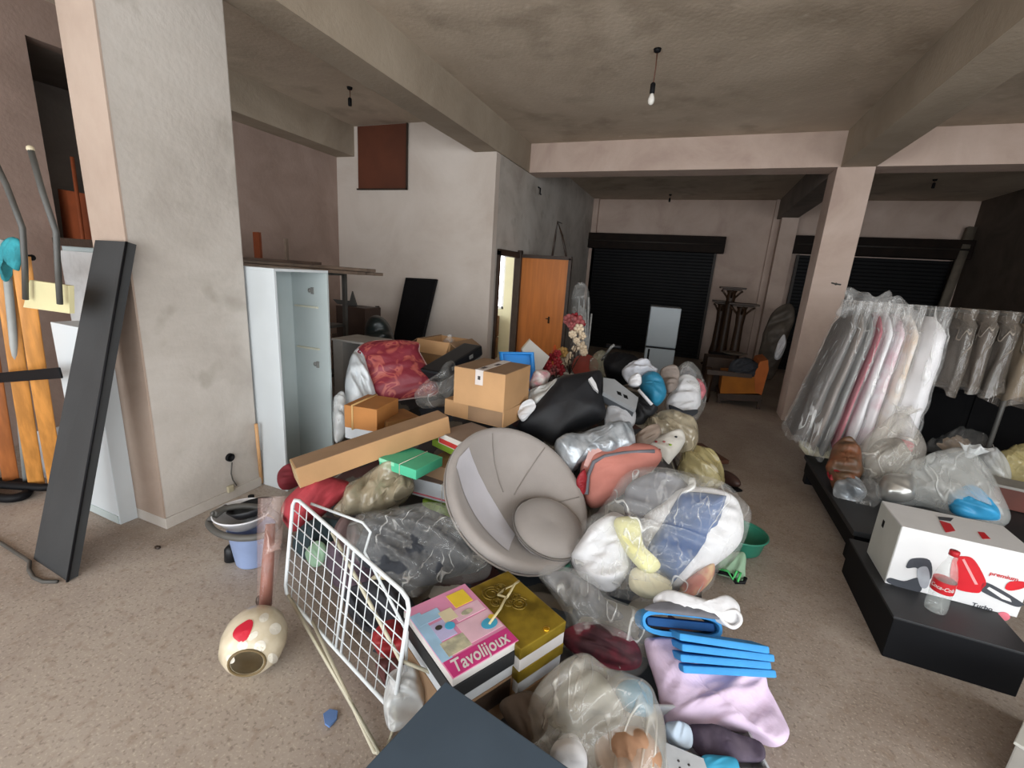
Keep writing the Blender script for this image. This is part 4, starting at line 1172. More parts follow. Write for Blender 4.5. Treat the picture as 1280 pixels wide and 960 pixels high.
# ---------------------------------------------------------------- big clear bag of folded linen
zc = .34
kw = dict(crumple=.01, p=5)
soft('white_towel', [(714, 694), (738, 660), (768, 640), (790, 660), (790, 705), (764, 738), (728, 722)], (755, 690, zc - .06), K_white, 'white towel at the left inside the big clear bag', 'towel', fwd=-.03, tf=.12, tb=.12, crumple=.025, p=3.5)
soft('grey_jumper', [(782, 612), (806, 596), (838, 594), (856, 612), (820, 650), (784, 648)], (818, 620, zc + .12), K_grey, 'grey jumper at the top inside the big clear bag', 'jumper', fwd=.03, tf=.09, tb=.12, **kw)
soft('white_sheet', [(800, 655), (852, 612), (908, 616), (926, 640), (926, 678), (886, 712), (842, 738), (802, 702)], (862, 672, zc), K_white, 'white folded bed sheet around the navy cloth in the big clear bag', 'sheet', fwd=.02, tf=.13, tb=.13, crumple=.015, p=4)
soft('navy_cloth', [(852, 614), (880, 616), (908, 620), (900, 652), (870, 694), (842, 728), (822, 712), (802, 694), (822, 664)], (856, 668, zc), K_navy, 'navy blue folded cloth facing out of the big clear bag', 'cloth', fwd=.15, tf=.07, tb=.06, soft=False, crumple=.005)
soft('yellow_pillowcase', [(768, 652), (798, 648), (804, 682), (826, 706), (808, 716), (782, 690)], (794, 682, zc), K_yellow, 'pale yellow folded pillowcase left of the navy cloth', 'pillowcase', fwd=.09, tf=.05, tb=.08, **kw)
soft('cream_flower_cloth', [(790, 712), (812, 712), (838, 728), (834, 746), (806, 748), (786, 734)], (812, 730, zc - .1), K_offw, 'cream cloth at the bottom of the big clear bag', 'cloth', fwd=.0, tf=.06, tb=.08, **kw)
soft('striped_cloth', [(848, 736), (868, 716), (892, 704), (890, 724), (872, 742), (852, 748)], (870, 728, zc - .12), mat('yellow_red_stripes', '#cdbd86', .8, .1, 10, color2='#b86a58'), 'yellow and red striped cloth at the lower right inside the big clear bag', 'cloth', fwd=-.01, tf=.05, tb=.07, **kw)
big = [(706, 702), (716, 678), (740, 650), (764, 618), (792, 592), (820, 584), (862, 592), (904, 604), (928, 628), (934, 664), (922, 694), (896, 716), (882, 738), (846, 752), (800, 754), (760, 744), (724, 726)]
soft('clear_linen_bag', big, (820, 672, zc), K_clear, 'biggest clear bag, full of folded linen and a navy cloth', 'bag', tf=.26, tb=.2, crumple=.04, freq=5, seed=31, rings=18)
# green basin, green bag, behind / beside it
gb = P(922, 690, 0)
T = thing('green_basin', gb, 'green plastic basin on the floor beside the big clear bag', 'basin')
obj('bowl', MB().lathe([(.001, .006), (.1, .004), (.13, .03), (.15, .12), (.16, .13), (.155, .135), (.145, .12), (.12, .035), (.001, .014)], gb + V((.0, .03, 0)), None, 28, cap=False), mat('sea_green_plastic', '#2f7d66', .4, .1, 5), T)
obj('rim', MB().tube([gb + V((.157 * math.cos(a), .03 + .157 * math.sin(a), .133)) for a in [i * math.pi / 14 for i in range(28)]], .006, 6, True), mat('sea_green_plastic', ''), T)
T = thing('green_bag', P(910, 725, 0), 'pale green bag with a black handle on the floor beside the big clear bag', 'bag')
p0 = P(912, 706, .07); n_ = facing(p0, 55)
obj('pouch', puff([PN(x, y, p0, n_) for x, y in [(893, 700), (905, 692), (930, 691), (932, 712), (930, 726), (912, 722), (896, 716)]], n_, .035, .05, .008, 9, 2), mat('pale_green_cloth', '#8fae92', .8, .1, 6), T)
obj('handle', MB().tube([PN(x, y, p0 + n_ * .03, n_) for x, y in [(894, 714), (904, 716), (914, 719), (920, 728), (930, 728), (932, 722)]], .011, 8), M_black, T)
obj('green_ribbon', MB().tube([PN(x, y, p0 + n_ * .045, n_) for x, y in [(898, 711), (910, 714), (916, 724), (921, 714), (926, 716), (922, 727)]], .007, 6), mat('bright_green_ribbon', '#4fc06a', .6), T)
soft('green_corner_cloth', [(693, 706), (700, 690), (712, 700), (712, 712), (698, 714)], (703, 704, .14), mat('sea_green_plastic', ''), 'scrap of green cloth below the rim of the round chair', 'cloth', tf=.03, tb=.04)

# ---------------------------------------------------------------- left foreground of the pile
soft('red_bundle', [(350, 640), (362, 618), (400, 598), (432, 600), (440, 612), (420, 630), (392, 650), (366, 664)], (396, 628, .30), K_red, 'red cloth bundle behind the white wire rack', 'cloth', tf=.12, tb=.16, crumple=.02, seed=7)
soft('dark_red_cloth', [(348, 592), (362, 580), (372, 590), (376, 606), (352, 612)], (360, 596, .3), mat('deep_red_cloth', '#6e1f28', .8, .2), 'deep red cloth below the end of the long cardboard box', 'cloth', tf=.06, tb=.08)
soft('khaki_bag', [(416, 640), (436, 612), (458, 590), (482, 578), (508, 590), (516, 612), (502, 626), (478, 640), (448, 644)], (468, 612, .34), K_beigebag, 'khaki see-through crumpled bag in front of the mint green box', 'bag', tf=.14, tb=.16, crumple=.035, seed=17)
soft('khaki_cloth', [(440, 630), (462, 600), (484, 590), (502, 604), (494, 622), (464, 636)], (468, 614, .33), mat('khaki_cloth', '#877c66', .85, .15, 7), 'khaki cloth inside the khaki see-through bag', 'cloth', fwd=.0, tf=.1, tb=.1, crumple=.02)
soft('dark_jacket', [(452, 670), (470, 648), (510, 642), (548, 650), (576, 668), (590, 704), (560, 724), (520, 734), (470, 716), (444, 692)], (518, 690, .26), K_dgrey, 'dark grey jacket inside the wide clear bag behind the wire rack', 'jacket', tf=.09, tb=.14, crumple=.025, seed=5)
soft('wide_clear_bag', [(432, 664), (446, 644), (480, 636), (530, 628), (562, 636), (590, 656), (612, 712), (596, 728), (548, 730), (516, 746), (478, 720), (440, 694)], (520, 688, .27), K_clear3, 'wide clear bag holding a dark grey jacket behind the wire rack', 'bag', tf=.14, tb=.16, crumple=.042, freq=6, seed=19, rings=18)
soft('brown_garment', [(420, 664), (430, 648), (444, 650), (452, 672), (440, 690), (424, 684)], (436, 668, .28), mat('mauve_brown_cloth', '#6e5a58', .85, .2), 'mauve-brown cloth left of the wide clear bag', 'cloth', tf=.06, tb=.09, crumple=.02)

# pink printed box on black, white and brown boxes
A, Bc, Lc = (566, 850), (649, 801), (524, 755)
M_print = mat('pink_printed_card', '#d88fb0', .35, .1, 5)
T, c, s, r = carton('pink_box', A, Bc, Lc, .335, .03, mat('white_gloss_card', '#cfcbc8', .35, .05), 'flat box with a pink pictured lid, topmost of its stack by the wire rack', bev=.002)
stack_c, stack_s, stack_r = c, s, r
face_patch(T, 'pink_cover', M_print, c, s, r, 'top', .005, .005, .995, .995, .002)
P_sky = mat('sky_blue_print', '#9fc3de', .35, .15, 8); P_yel = mat('yellow_print', '#e3c43c', .35); P_mag = mat('magenta_print', '#c23a7c', .35, .12, 9); P_palep = mat('pale_pink_print', '#dcb6c4', .35, .1, 8)
P_cyan = mat('cyan_print', '#4aa8cc', .35); P_lav = mat('lavender_print', '#b9b4d8', .35, .1, 8); P_olive = mat('muted_photo_print', '#9c9a86', .4, .5, 26, color2='#c9c3a4')
face_patch(T, 'title_band', P_mag, c, s, r, 'top', .02, .01, .99, .20, .003)
face_patch(T, 'sky_panel', P_sky, c, s, r, 'top', .01, .2, .16, .88, .003)
face_patch(T, 'photo_panel', P_olive, c, s, r, 'top', .12, .22, .46, .40, .0035)
face_patch(T, 'lavender_panel', P_lav, c, s, r, 'top', .16, .42, .40, .66, .0035)
face_patch(T, 'lavender_panel', P_sky, c, s, r, 'top', .05, .70, .40, .84, .0035)
face_patch(T, 'pale_panel', P_palep, c, s, r, 'top', .46, .24, .98, .52, .003)
face_patch(T, 'yellow_panel', P_yel, c, s, r, 'top', .62, .72, .90, .93, .004)
face_patch(T, 'cream_panel', mat('cream_print', '#dccfae', .35), c, s, r, 'top', .36, .60, .56, .76, .004)
face_patch(T, 'pale_panel', P_palep, c, s, r, 'top', .52, .54, .96, .70, .0035)
def disc_on_top(T, name, m, u, v, ru, rv, off=.004):
    ctr = c + r @ V(((u - .5) * s[0], (v - .5) * s[1], s[2] / 2))
    poly = [ctr + r @ V((ru * s[0] * math.cos(t), rv * s[1] * math.sin(t), off)) for t in [i * math.pi / 10 for i in range(20)]]
    return obj(name, MB().prism(poly, V((0, 0, 1)), .001), m, T)
disc_on_top(T, 'round_picture', P_cyan, .38, .54, .07, .05, .0065)
disc_on_top(T, 'round_picture', P_cyan, .84, .34, .12, .07, .0065)
disc_on_top(T, 'round_picture', M_ink, .24, .58, .05, .03, .0065)
disc_on_top(T, 'round_picture', P_yel, .93, .40, .05, .03, .007)
disc_on_top(T, 'round_picture', P_olive, .70, .60, .09, .035, .007)
o0 = c + r @ V((-.44 * s[0], -.462 * s[1], s[2] / 2 + .004))
fit = .86 * s[0]
tm = text_mb('Tavolijoux', .075, o0, (r @ V((1, 0, .0))), (r @ V((.0, 1, 0))), V((0, 0, 1)), .0006, .25)
wmax = max((v - o0).dot(r @ V((1, 0, 0))) for v in tm.v)
for i, v in enumerate(tm.v):
    d_ = (v - o0).dot(r @ V((1, 0, 0))); tm.v[i] = v + (r @ V((1, 0, 0))) * (d_ * fit / wmax - d_)
obj('title_lettering', tm, mat('white_gloss_card', ''), T)
def under(name, h, ztop, m, lab, grow=0., cat='box', base=None, shift=(0, 0)):
    c0, s0, r0 = base or (stack_c, stack_s, stack_r)
    cc_ = V((c0.x, c0.y, ztop - h / 2)) + r0 @ V((shift[0], shift[1], 0))
    ss = (s0[0] + grow, s0[1] + grow, h)
    T = thing(name, cc_ - V((0, 0, h / 2)), lab, cat)
    obj('body', MB().box(cc_, ss, r0, .003), m, T)
    return T, cc_, ss, r0
under('black_box', .062, .304, mat('black_card', '#26282a', .45, .15), 'black box directly under the pink pictured lid', .006)
T, c, s, r = under('white_flat_box', .05, .241, mat('white_carton', ''), 'white flat box under the black box in the wire rack stack', -.006)
T, c, s, r = under('brown_carton', .185, .19, K_card2, 'brown carton at the bottom of the stack with the pink lid', 0.)
face_patch(T, 'dark_opening', M_frame, c, s, r, 'front', .2, .5, .9, .95, .002)

# gold boxes with a cord handle
T, c, s, r = carton('gold_box', (651, 812), (712, 774), (597, 722), .335, .05, K_gold, 'gold patterned box with a cord handle beside the pink lid', bev=.004, width=.235, depth=.37)
gold = (c, s, r)
M_gpat = mat('dark_gold_print', '#6e5a1a', .35, .2, 12, metal=.3)
top = c + V((0, 0, s[2] / 2 + .001))
for (u, v, rr) in ((-.15, .28, .045), (.06, .3, .03), (-.22, .14, .025), (.1, -.02, .04), (.16, .08, .022), (-.05, .05, .02)):
    pts = [top + r @ V((u * s[0] + rr * (1 - .028 * i) * math.cos(i * .55), v * s[1] + rr * (1 - .028 * i) * math.sin(i * .55), .001)) for i in range(26)]
    obj('scroll_print', MB().tube(pts, .0035, 5), M_gpat, T)
hl = [(-.62, -.08), (-.3, .0), (-.05, .1), (-.1, .2), (.1, .26), (.3, .26), (.46, .26), (.3, .22), (.05, .12), (-.05, .1)]
obj('cord_handle', MB().tube([top + r @ V((u * s[0], v * s[1], .008 + .012 * math.sin(i))) for i, (u, v) in enumerate(hl)], .005, 8), mat('cream_cord', '#c2b58a', .7), T)
obj('gold_stud', MB().sph(top + r @ V((.1 * s[0], -.46 * s[1], .002)), (.014, .014, .006), 2), mat('shiny_gold', '#d9a92e', .2, metal=.9), T)
under('white_gold_box', .055, .285, mat('white_gloss_card', ''), 'white box between the two gold boxes', -.004, base=gold)
T, c, s, r = under('small_gold_box', .05, .23, K_gold, 'lower gold box under the white box', 0, base=gold)
under('white_lower_box', .06, .18, mat('white_carton', ''), 'white box beneath the lower gold box', -.01, base=gold)
under('kraft_carton', .115, .12, K_card2, 'kraft carton at the very bottom of the gold box stack', -.004, base=gold)

# books/boxes leaning between rack and stack, red packet, small bag
def leaner(name, q, n, th, m, lab, cat):
    o = obj(name, MB().prism(q, n, th), m); return tag(o, lab, cat)
n_ = facing(P(520, 820, .15), 30, -30)
p0 = P(522, 825, .17)
leaner('cream_board', [PN(x, y, p0, n_) for x, y in [(514, 776), (524, 782), (556, 858), (548, 872)]], n_, .02, mat('cream_card', '#c9c0aa', .6, .08), 'cream board leaning on the stack with the pink lid', 'board')
leaner('brown_folder', [PN(x, y, p0 - n_ * .03, n_) for x, y in [(505, 790), (516, 780), (545, 880), (532, 896)]], n_, .02, K_card, 'tan folder leaning beside the cream board', 'folder')
soft('red_packet', [(464, 798), (480, 780), (500, 778), (514, 800), (512, 828), (494, 826), (474, 816)], (490, 803, .12), mat('bright_red_packet', '#c0353a', .5, .25, 10, color2='#8f2a2c'), 'bright red packet lying behind the right end of the wire rack', 'packet', tf=.04, tb=.08, crumple=.02)
soft('maroon_box_cloth', [(470, 826), (500, 826), (508, 850), (492, 866), (476, 850)], (490, 844, .09), mat('maroon_brown_cloth', '#5e3634', .8, .2), 'maroon-brown cloth below the bright red packet', 'cloth', tf=.03, tb=.08)
soft('small_clear_bag', [(482, 850), (492, 836), (516, 830), (528, 850), (530, 880), (516, 896), (492, 908), (484, 884)], (506, 868, .1), K_whitebag, 'small clear plastic bag hanging at the front corner of the wire rack', 'bag', tf=.05, tb=.07, crumple=.02, seed=9)

# dark slate box nearest the viewer
a0, a1, a2 = P(557, 853, .36), P(470, 957, .36), P(705, 957, .36)
u = (a2 - a0).normalized(); v_ = V((0, 0, 1)).cross(u); v_.normalize()
if v_.y > 0: v_ = -v_
T = thing('slate_box', a0 + u * .3 + v_ * .25 - V((0, 0, .36)), 'dark slate-grey flat-topped box corner nearest the viewer', 'box')
obj('body', MB().box(a0 + u * .3 + v_ * .25 - V((0, 0, .19)), (.6, .5, .34), frame3(u), .006), K_dark, T)
obj('lid', MB().box(a0 + u * .3 + v_ * .25 - V((0, 0, .011)), (.606, .506, .022), frame3(u), .004), mat('slate_grey_lid', '#455361', .55, .12, 3), T)

# ---------------------------------------------------------------- white wire rack
M_wire = mat('white_coated_wire', '#cdd2d4', .35, .04)
M_cream2 = mat('cream_coated_tube', '#bdb7a2', .4, .06)
BL, BR, TL, TR = P(356, 742, .14), P(492, 890, .07), P(367, 620, .62), P(513, 748, .50)
T = thing('wire_rack', (BL + BR) / 2 - V((0, 0, .1)), 'white coated wire drying rack standing at the left front of the pile', 'drying rack')
def q4(u, v): return lerp4(BL, BR, TR, TL, u, v)
def rc(u0, u1, v0, v1, d=.06, dv=.09):
    return [q4(u0 + d, v0), q4(u1 - d, v0), q4(u1 - d * .3, v0 + dv * .3), q4(u1, v0 + dv), q4(u1, v1 - dv), q4(u1 - d * .3, v1 - dv * .3), q4(u1 - d, v1), q4(u0 + d, v1), q4(u0 + d * .3, v1 - dv * .3), q4(u0, v1 - dv), q4(u0, v0 + dv), q4(u0 + d * .3, v0 + dv * .3)]
obj('outer_frame', MB().tube(rc(0, 1, 0, 1), .0085, 8, True), M_wire, T)
rn = (BR - BL).cross(TL - BL).normalized()
for u in (.53, .575):
    obj('middle_bar', MB().tube([q4(u, .02), q4(u, .98)], .006, 8), M_wire, T)
for i in range(1, 8):
    obj('long_wire', MB().tube([q4(.01, i / 8), q4(.99, i / 8)], .0024, 6), M_wire, T)
for i in range(1, 14):
    obj('cross_wire', MB().tube([q4(i / 14, .01), q4(i / 14, .99)], .002, 6), M_wire, T)
bk_ = V((.10, .09, 0))
obj('rear_frame', MB().tube([q4(.08, .98) + bk_ * .3, q4(.35, 1.0) + bk_, q4(.42, .97) + bk_, q4(.42, .78) + bk_ * .9, q4(.9, .55) + bk_ * .5, q4(.97, .3) + bk_ * .3], .006, 8), M_wire, T)
obj('folding_leg', MB().tube([q4(.04, .02), P(478, 947, .012), P(496, 900, .02), q4(.99, .05)], .0085, 8), M_cream2, T)
obj('folding_leg', MB().tube([q4(.3, .02) , P(468, 940, .012), P(484, 944, .012)], .0075, 8), M_cream2, T)
obj('diagonal_stay', MB().tube([q4(.36, .95) + rn * -.012, q4(.98, .42) + rn * -.012, P(552, 846, .2)], .0075, 8), M_cream2, T)

# ---------------------------------------------------------------- shell lamp with a wrapped tube
ga = P(318, 800, .125)
ax = (P(338, 742, .13) - ga); ax.z = .02; ax = ax.normalized()
rot = frame3(ax.orthogonal(), ax)
rot = Matrix((ax.orthogonal().normalized(), ax.cross(ax.orthogonal().normalized()), ax)).transposed()
T = thing('shell_lamp', ga - V((0, 0, .12)), 'mottled cream globe lampshade with a red heart lying on the floor', 'lamp')
M_shell = mat('capiz_shell', '#d6cbb4', .25, .12, 9, color2='#bdb097', coat=.4)
prf = [(.062, -.105), (.085, -.095), (.112, -.06), (.122, -.01), (.118, .04), (.098, .085), (.062, .115), (.03, .128)]
inn = [(r_ - .005, z) for r_, z in reversed(prf)]
obj('globe', MB().lathe(prf + inn, ga, rot, 32, cap=False), M_shell, T)
obj('rim', MB().tube([ga + rot @ V((.064 * math.cos(a), .064 * math.sin(a), -.106)) for a in [i * math.pi / 12 for i in range(24)]], .005, 6, True), mat('rope_brown', '#6b5a3c', .7), T)
def on_globe(px, py, off=.004):
    rr = ray(px, py); o_ = V((0, 0, EYE)); 
    lo_, hi_ = (ga - o_).length - .16, (ga - o_).length + .1
    rn_ = rr.normalized(); t = lo_
    while t < hi_:
        pp = o_ + rn_ * t; lc = rot.transposed() @ (pp - ga)
        rad = interp(lc.z, [(z, r_) for r_, z in prf])
        if -.105 < lc.z < .128 and math.hypot(lc.x, lc.y) < rad + off: return pp
        t += .002
    return o_ + rn_ * (ga - o_).length
def globe_patch(name, cx, cy, rx, ry, ang, m, off=.004, lobes=0):
    ca, sa = math.cos(R_(ang)), math.sin(R_(ang))
    def fn(u, v):
        t = 2 * math.pi * u; k = v * (1 + lobes * math.cos(3 * t))
        x, y = rx * k * math.cos(t), ry * k * math.sin(t)
        return on_globe(cx + x * ca - y * sa, cy + x * sa + y * ca, off)
    return obj(name, MB().grid(fn, 20, 6, True), m, T)
globe_patch('red_heart', 304, 789, 16, 9.5, -52, mat('red_enamel', '#c02338', .3), .004, .12)
for (x, y, rx, ry) in ((344, 786, 8, 7), (325, 808, 8, 7), (303, 807, 7, 6), (288, 824, 5, 6), (316, 795, 8, 4), (341, 823, 6, 7), (330, 772, 7, 5)):
    globe_patch('shell_disc', x, y, rx, ry, -40, mat('white_shell', '#d8d2c4', .25), .003)
neck = ga + ax * .128
obj('collar', MB().lathe([(.03, 0), (.04, .008), (.036, .02), (.02, .035), (.016, .06)], neck - ax * .005, rot, 20), mat('old_brass', '#6f5228', .4, .3, 20, metal=.5), T)
obj('screw_arm', MB().tube([neck + ax * .02, neck + ax * .02 + V((.05, -.01, 0))], .005, 6), M_frame, T)
te = P(338, 655, .46)
ts = neck + ax * .05
obj('stem', MB().tube([ts, ts.lerp(te, .5), te], [.026, .026, .02], 12), mat('copper_brown_tube', '#7a3c28', .45, .25, 8), T)
obj('cord_knot', MB().sph(ts + V((-.03, -.005, .02)), (.014, .014, .028), 2), M_frame, T)
wr = MB(); d3 = (te - ts); r3 = Matrix((d3.orthogonal().normalized(), d3.cross(d3.orthogonal()).normalized(), d3.normalized())).transposed()
wr.lathe([(.034, .0), (.045, .12), (.052, .3), (.05, d3.length), (.056, d3.length + .12)], ts, r3, 20, cap=False)
for i, v in enumerate(wr.v): wr.v[i] = v + V((1, 1, 0)) * .01 * nz(v, 14, 3)
obj('plastic_wrap', wr, clear('pinkish_film', '#c9aaa0', .16, .16, .4, 9), T)

# ---------------------------------------------------------------- bucket, basin, hose by the pillar
bu = P(318, 700, 0)
T = thing('blue_bucket', bu, 'pale blue bucket on the floor under the hose by the pillar', 'bucket')
obj('pail', MB().lathe([(.001, .004), (.085, .002), (.09, .01), (.115, .2), (.12, .205), (.11, .2), (.085, .015), (.001, .012)], bu, None, 26, cap=False), mat('pale_blue_plastic', '#8b9cc0', .45, .08), T)
obj('black_foot', MB().lathe([(.02, 0), (.035, .01), (.03, .08), (.012, .1)], bu + V((-.1, -.06, 0)), None, 14), M_blackplastic, T)
bc = P(305, 655, .215)
T = thing('enamel_basin', bc, 'white enamel basin resting on the pale blue bucket', 'basin')
obj('bowl', MB().lathe([(.001, 0), (.08, .0), (.11, .03), (.138, .075), (.143, .078), (.136, .08), (.1, .035), (.001, .012)], bc, None, 30, cap=False), mat('white_enamel', '#c9c9cc', .25, .05), T)
obj('rim', MB().tube([bc + V((.141 * math.cos(a), .141 * math.sin(a), .079)) for a in [i * math.pi / 16 for i in range(32)]], .005, 6, True), mat('white_enamel', ''), T)
T = thing('black_pan', bc + V((.05, .05, .085)), 'black pan resting in the white enamel basin', 'pan')
obj('pan_bowl', MB().lathe([(.001, 0), (.08, 0), (.115, .045), (.11, .047), (.075, .008), (.001, .006)], bc + V((.03, .03, .06)), Matrix.Rotation(R_(-14), 3, 'Y'), 26, cap=False), M_blackplastic, T)
hs = [P(305 + 44 * math.cos(R_(t)), 652 + (20 + t * .008) * math.sin(R_(t)), .285 - .00018 * t) for t in range(-150, 200, 22)]
hs += [P(x, y, .30) for x, y in [(272, 642), (286, 632), (300, 628)]]
o = obj('grey_hose', MB().tube(catmull(hs, 4)[:-8], .017, 10), M_cable); tag(o, 'grey-black hose coiled over the basin and bucket by the pillar', 'hose')
o = obj('bottle_stopper', MB().lathe([(.02, 0), (.02, .016), (.012, .02)], P(314, 622, .0), None, 16), M_black); tag(o, 'small black cap on the floor at the foot of the pillar', 'cap')

# ---------------------------------------------------------------- right foreground of the pile
soft('burgundy_jumper', [(700, 800), (712, 782), (740, 776), (780, 790), (800, 812), (798, 834), (770, 838), (730, 826)], (750, 806, .13), K_burg, 'burgundy patterned jumper inside the crinkled clear bag', 'jumper', tf=.07, tb=.12, crumple=.02)
soft('crinkled_clear_bag', [(672, 716), (700, 708), (732, 716), (760, 742), (800, 768), (812, 800), (806, 836), (776, 848), (732, 834), (700, 812), (706, 770), (688, 740)], (748, 780, .14), K_clear, 'crinkled clear bag with a burgundy jumper beside the gold box', 'bag', tf=.12, tb=.13, crumple=.042, freq=6, seed=23, rings=18)
soft('grey_cloth', [(680, 722), (704, 714), (730, 724), (756, 748), (780, 772), (748, 774), (716, 760), (700, 744)], (724, 746, .1), K_grey, 'grey cloth at the back of the crinkled clear bag', 'cloth', tf=.05, tb=.09, crumple=.02)
# bottom clear bag and its contents
zc = .15
soft('blue_packet', [(770, 860), (790, 848), (812, 860), (816, 892), (800, 896), (776, 884)], (794, 872, zc), K_teal, 'blue packet inside the clear bag at the bottom of the picture', 'packet', fwd=.03, tf=.04, tb=.06, crumple=.008)
soft('white_garment', [(690, 940), (704, 918), (722, 920), (734, 950), (726, 975), (700, 970)], (712, 945, zc), K_white, 'white cloth inside the clear bag at the bottom of the picture', 'cloth', fwd=.04, tf=.04, tb=.06, crumple=.01)
soft('brown_garment_roll', [(744, 930), (776, 910), (806, 916), (824, 950), (800, 980), (756, 970)], (784, 945, zc), mat('tan_brown_cloth', '#a07a5e', .8, .2, 8), 'tan cloth inside the clear bag at the bottom of the picture', 'cloth', fwd=.02, tf=.05, tb=.08, crumple=.015)
soft('grey_green_cloth', [(680, 890), (710, 850), (744, 840), (768, 866), (776, 904), (742, 924), (700, 912)], (728, 884, zc), mat('sage_grey_cloth', '#8f8d80', .85, .12, 7), 'sage grey cloth at the top of the bottom clear bag', 'cloth', tf=.06, tb=.09, crumple=.02)
soft('dark_brown_cloth', [(628, 880), (654, 864), (680, 880), (684, 912), (664, 926), (640, 904)], (658, 894, .14), mat('dark_brown_cloth', '#574a40', .85, .2, 7), 'dark brown cloth between the slate box and the bottom clear bag', 'cloth', tf=.04, tb=.1, crumple=.015)
soft('bottom_clear_bag', [(648, 912), (672, 868), (706, 834), (732, 824), (762, 836), (804, 850), (824, 880), (832, 940), (826, 1000), (730, 1010), (690, 980), (660, 948)], (744, 915, zc), K_clear2, 'clear crumpled bag of mixed clothes at the bottom of the picture', 'bag', tf=.11, tb=.13, crumple=.042, freq=6, seed=27, rings=18)
obj_n = None

# folded blue felt, white gloves, lilac clothes
tl_ = Matrix.Rotation(R_(-38), 3, 'X')
fc = P(853, 781, .27)
fu = P(903, 787, .27) - P(803, 777, .27)
r = frame3(fu) @ tl_
c = fc + r @ V((0, .07, 0)); s = (fu.length, .14, .09)
T = thing('blue_felt_roll', c - V((0, 0, .035)), 'folded sky-blue felt with an open dark fold, behind the stack of blue felt', 'felt')
hw, hh, rad = s[0] / 2, .05, .012
loop = []
for t in range(24):
    a = 2 * math.pi * t / 24
    loop.append((hw * (1 if math.cos(a) > 0 else -1) * (abs(math.cos(a)) ** .45), hh * (1 if math.sin(a) > 0 else -1) * (abs(math.sin(a)) ** .8)))
def felt_fn(u, v):
    k = u * 2 * 24
    i = int(k) % 24; f = k - int(k)
    x, z = loop[i]; x2, z2 = loop[(i + 1) % 24]
    x, z = x + (x2 - x) * f, z + (z2 - z) * f
    return x, z
mb = MB()
M_ = 48
vs = []
for ring, (sc_x, sc_z, y) in enumerate(((1, 1, -s[1] / 2), (1, 1, s[1] / 2), (.93, .62, s[1] / 2), (.93, .62, -s[1] / 2))):
    for i in range(24):
        x, z = loop[i]; vs.append(c + r @ V((x * sc_x, y, z * sc_z)))
fs = [(a_ * 24 + i, a_ * 24 + (i + 1) % 24, ((a_ + 1) % 4) * 24 + (i + 1) % 24, ((a_ + 1) % 4) * 24 + i) for a_ in range(4) for i in range(24)]
obj('felt_fold', mb.add(vs, fs, False), K_felt, T)
obj('inner_fold', MB().box(c + r @ V((0, .012, 0)), (s[0] * .86, s[1] * .95, .034), r, .01), mat('deep_blue_felt', '#1d4f86', .85, .1), T)
soft('grey_felt', [(806, 762), (826, 752), (880, 756), (904, 770), (900, 774), (850, 768)], (855, 763, .33), K_grey, 'grey cloth lying on the folded sky-blue felt', 'cloth', tf=.012, tb=.012, tilt=75, crumple=.004)
T = thing('white_gloves', P(870, 765, .28), 'white cotton cloth bunched up behind the folded sky-blue felt', 'cloth')
p0 = P(866, 757, .33); n_ = facing(p0, 55)
obj('bundle', puff([PN(x, y, p0, n_) for x, y in [(816, 750), (832, 738), (860, 744), (886, 752), (908, 744), (924, 756), (924, 776), (912, 784), (896, 772), (860, 766), (832, 764)]], n_, .035, .05, .012, 10, 3), K_white, T)
obj('loop_end', MB().tube(catmull([PN(x, y, p0 + n_ * .02, n_) for x, y in [(900, 768), (920, 764), (926, 776), (918, 784), (908, 780)]], 4), .008, 8, True), K_white, T)
fc = P(909, 822, .255); fu = P(967, 830, .255) - P(850, 818, .255)
r = frame3(fu) @ Matrix.Rotation(R_(-36), 3, 'X')
for k, lab in enumerate(('bottom sheet of the folded sky-blue felt stack on the lilac cloth', 'second sheet up in the folded sky-blue felt stack', 'third sheet up in the folded sky-blue felt stack', 'topmost sheet of the folded sky-blue felt stack')):
    cc_ = fc + r @ V((.006 * (-1) ** k, .07, (k - 1.5) * .0315))
    o = obj('felt_sheet', MB().box(cc_, (fu.length - .008 * (k % 2), .14, .027), r @ Matrix.Rotation(.03 * (k - 1.5), 3, 'Y'), .008), K_felt); tag(o, lab, 'felt sheet', 'stacked blue felt sheets')
soft('lilac_blouse', [(806, 806), (816, 798), (850, 800), (944, 836), (962, 862), (984, 912), (972, 932), (940, 916), (900, 908), (856, 906), (830, 904), (820, 860)], (890, 868, .125), K_lilac, 'lilac cotton blouse spread under the sky-blue felt stack', 'blouse', tf=.03, tb=.11, tilt=62, crumple=.02, freq=8, seed=6, rings=20)
c, s, r = boxpx((836, 960), (962, 962), (826, 905), .10, .095, depth=.22)
T = thing('white_tub', c - V((0, 0, .0475)), 'white box with black dots holding dark clothes at the bottom edge of the picture', 'box')
th = .008
obj('body', MB().box(c + r @ V((0, -s[1] / 2, 0)), (s[0], th, s[2]), r).box(c + r @ V((0, s[1] / 2, 0)), (s[0], th, s[2]), r).box(c + r @ V((-s[0] / 2, 0, 0)), (th, s[1], s[2]), r).box(c + r @ V((s[0] / 2, 0, 0)), (th, s[1], s[2]), r).box(c - V((0, 0, s[2] / 2 - th / 2)), (s[0], s[1], th), r), mat('white_carton', ''), T)
obj('front_flap', MB().prism([P(832, 928, .115), P(884, 950, .115), P(884, 985, .105), P(832, 985, .105)], V((0, 0, 1)), .004), mat('white_carton', ''), T)
for (x, y) in ((848, 951), (861, 956), (850, 960)):
    obj('black_dot', MB().sph(P(x, y, .116), (.005, .005, .002), 1), M_ink, T)
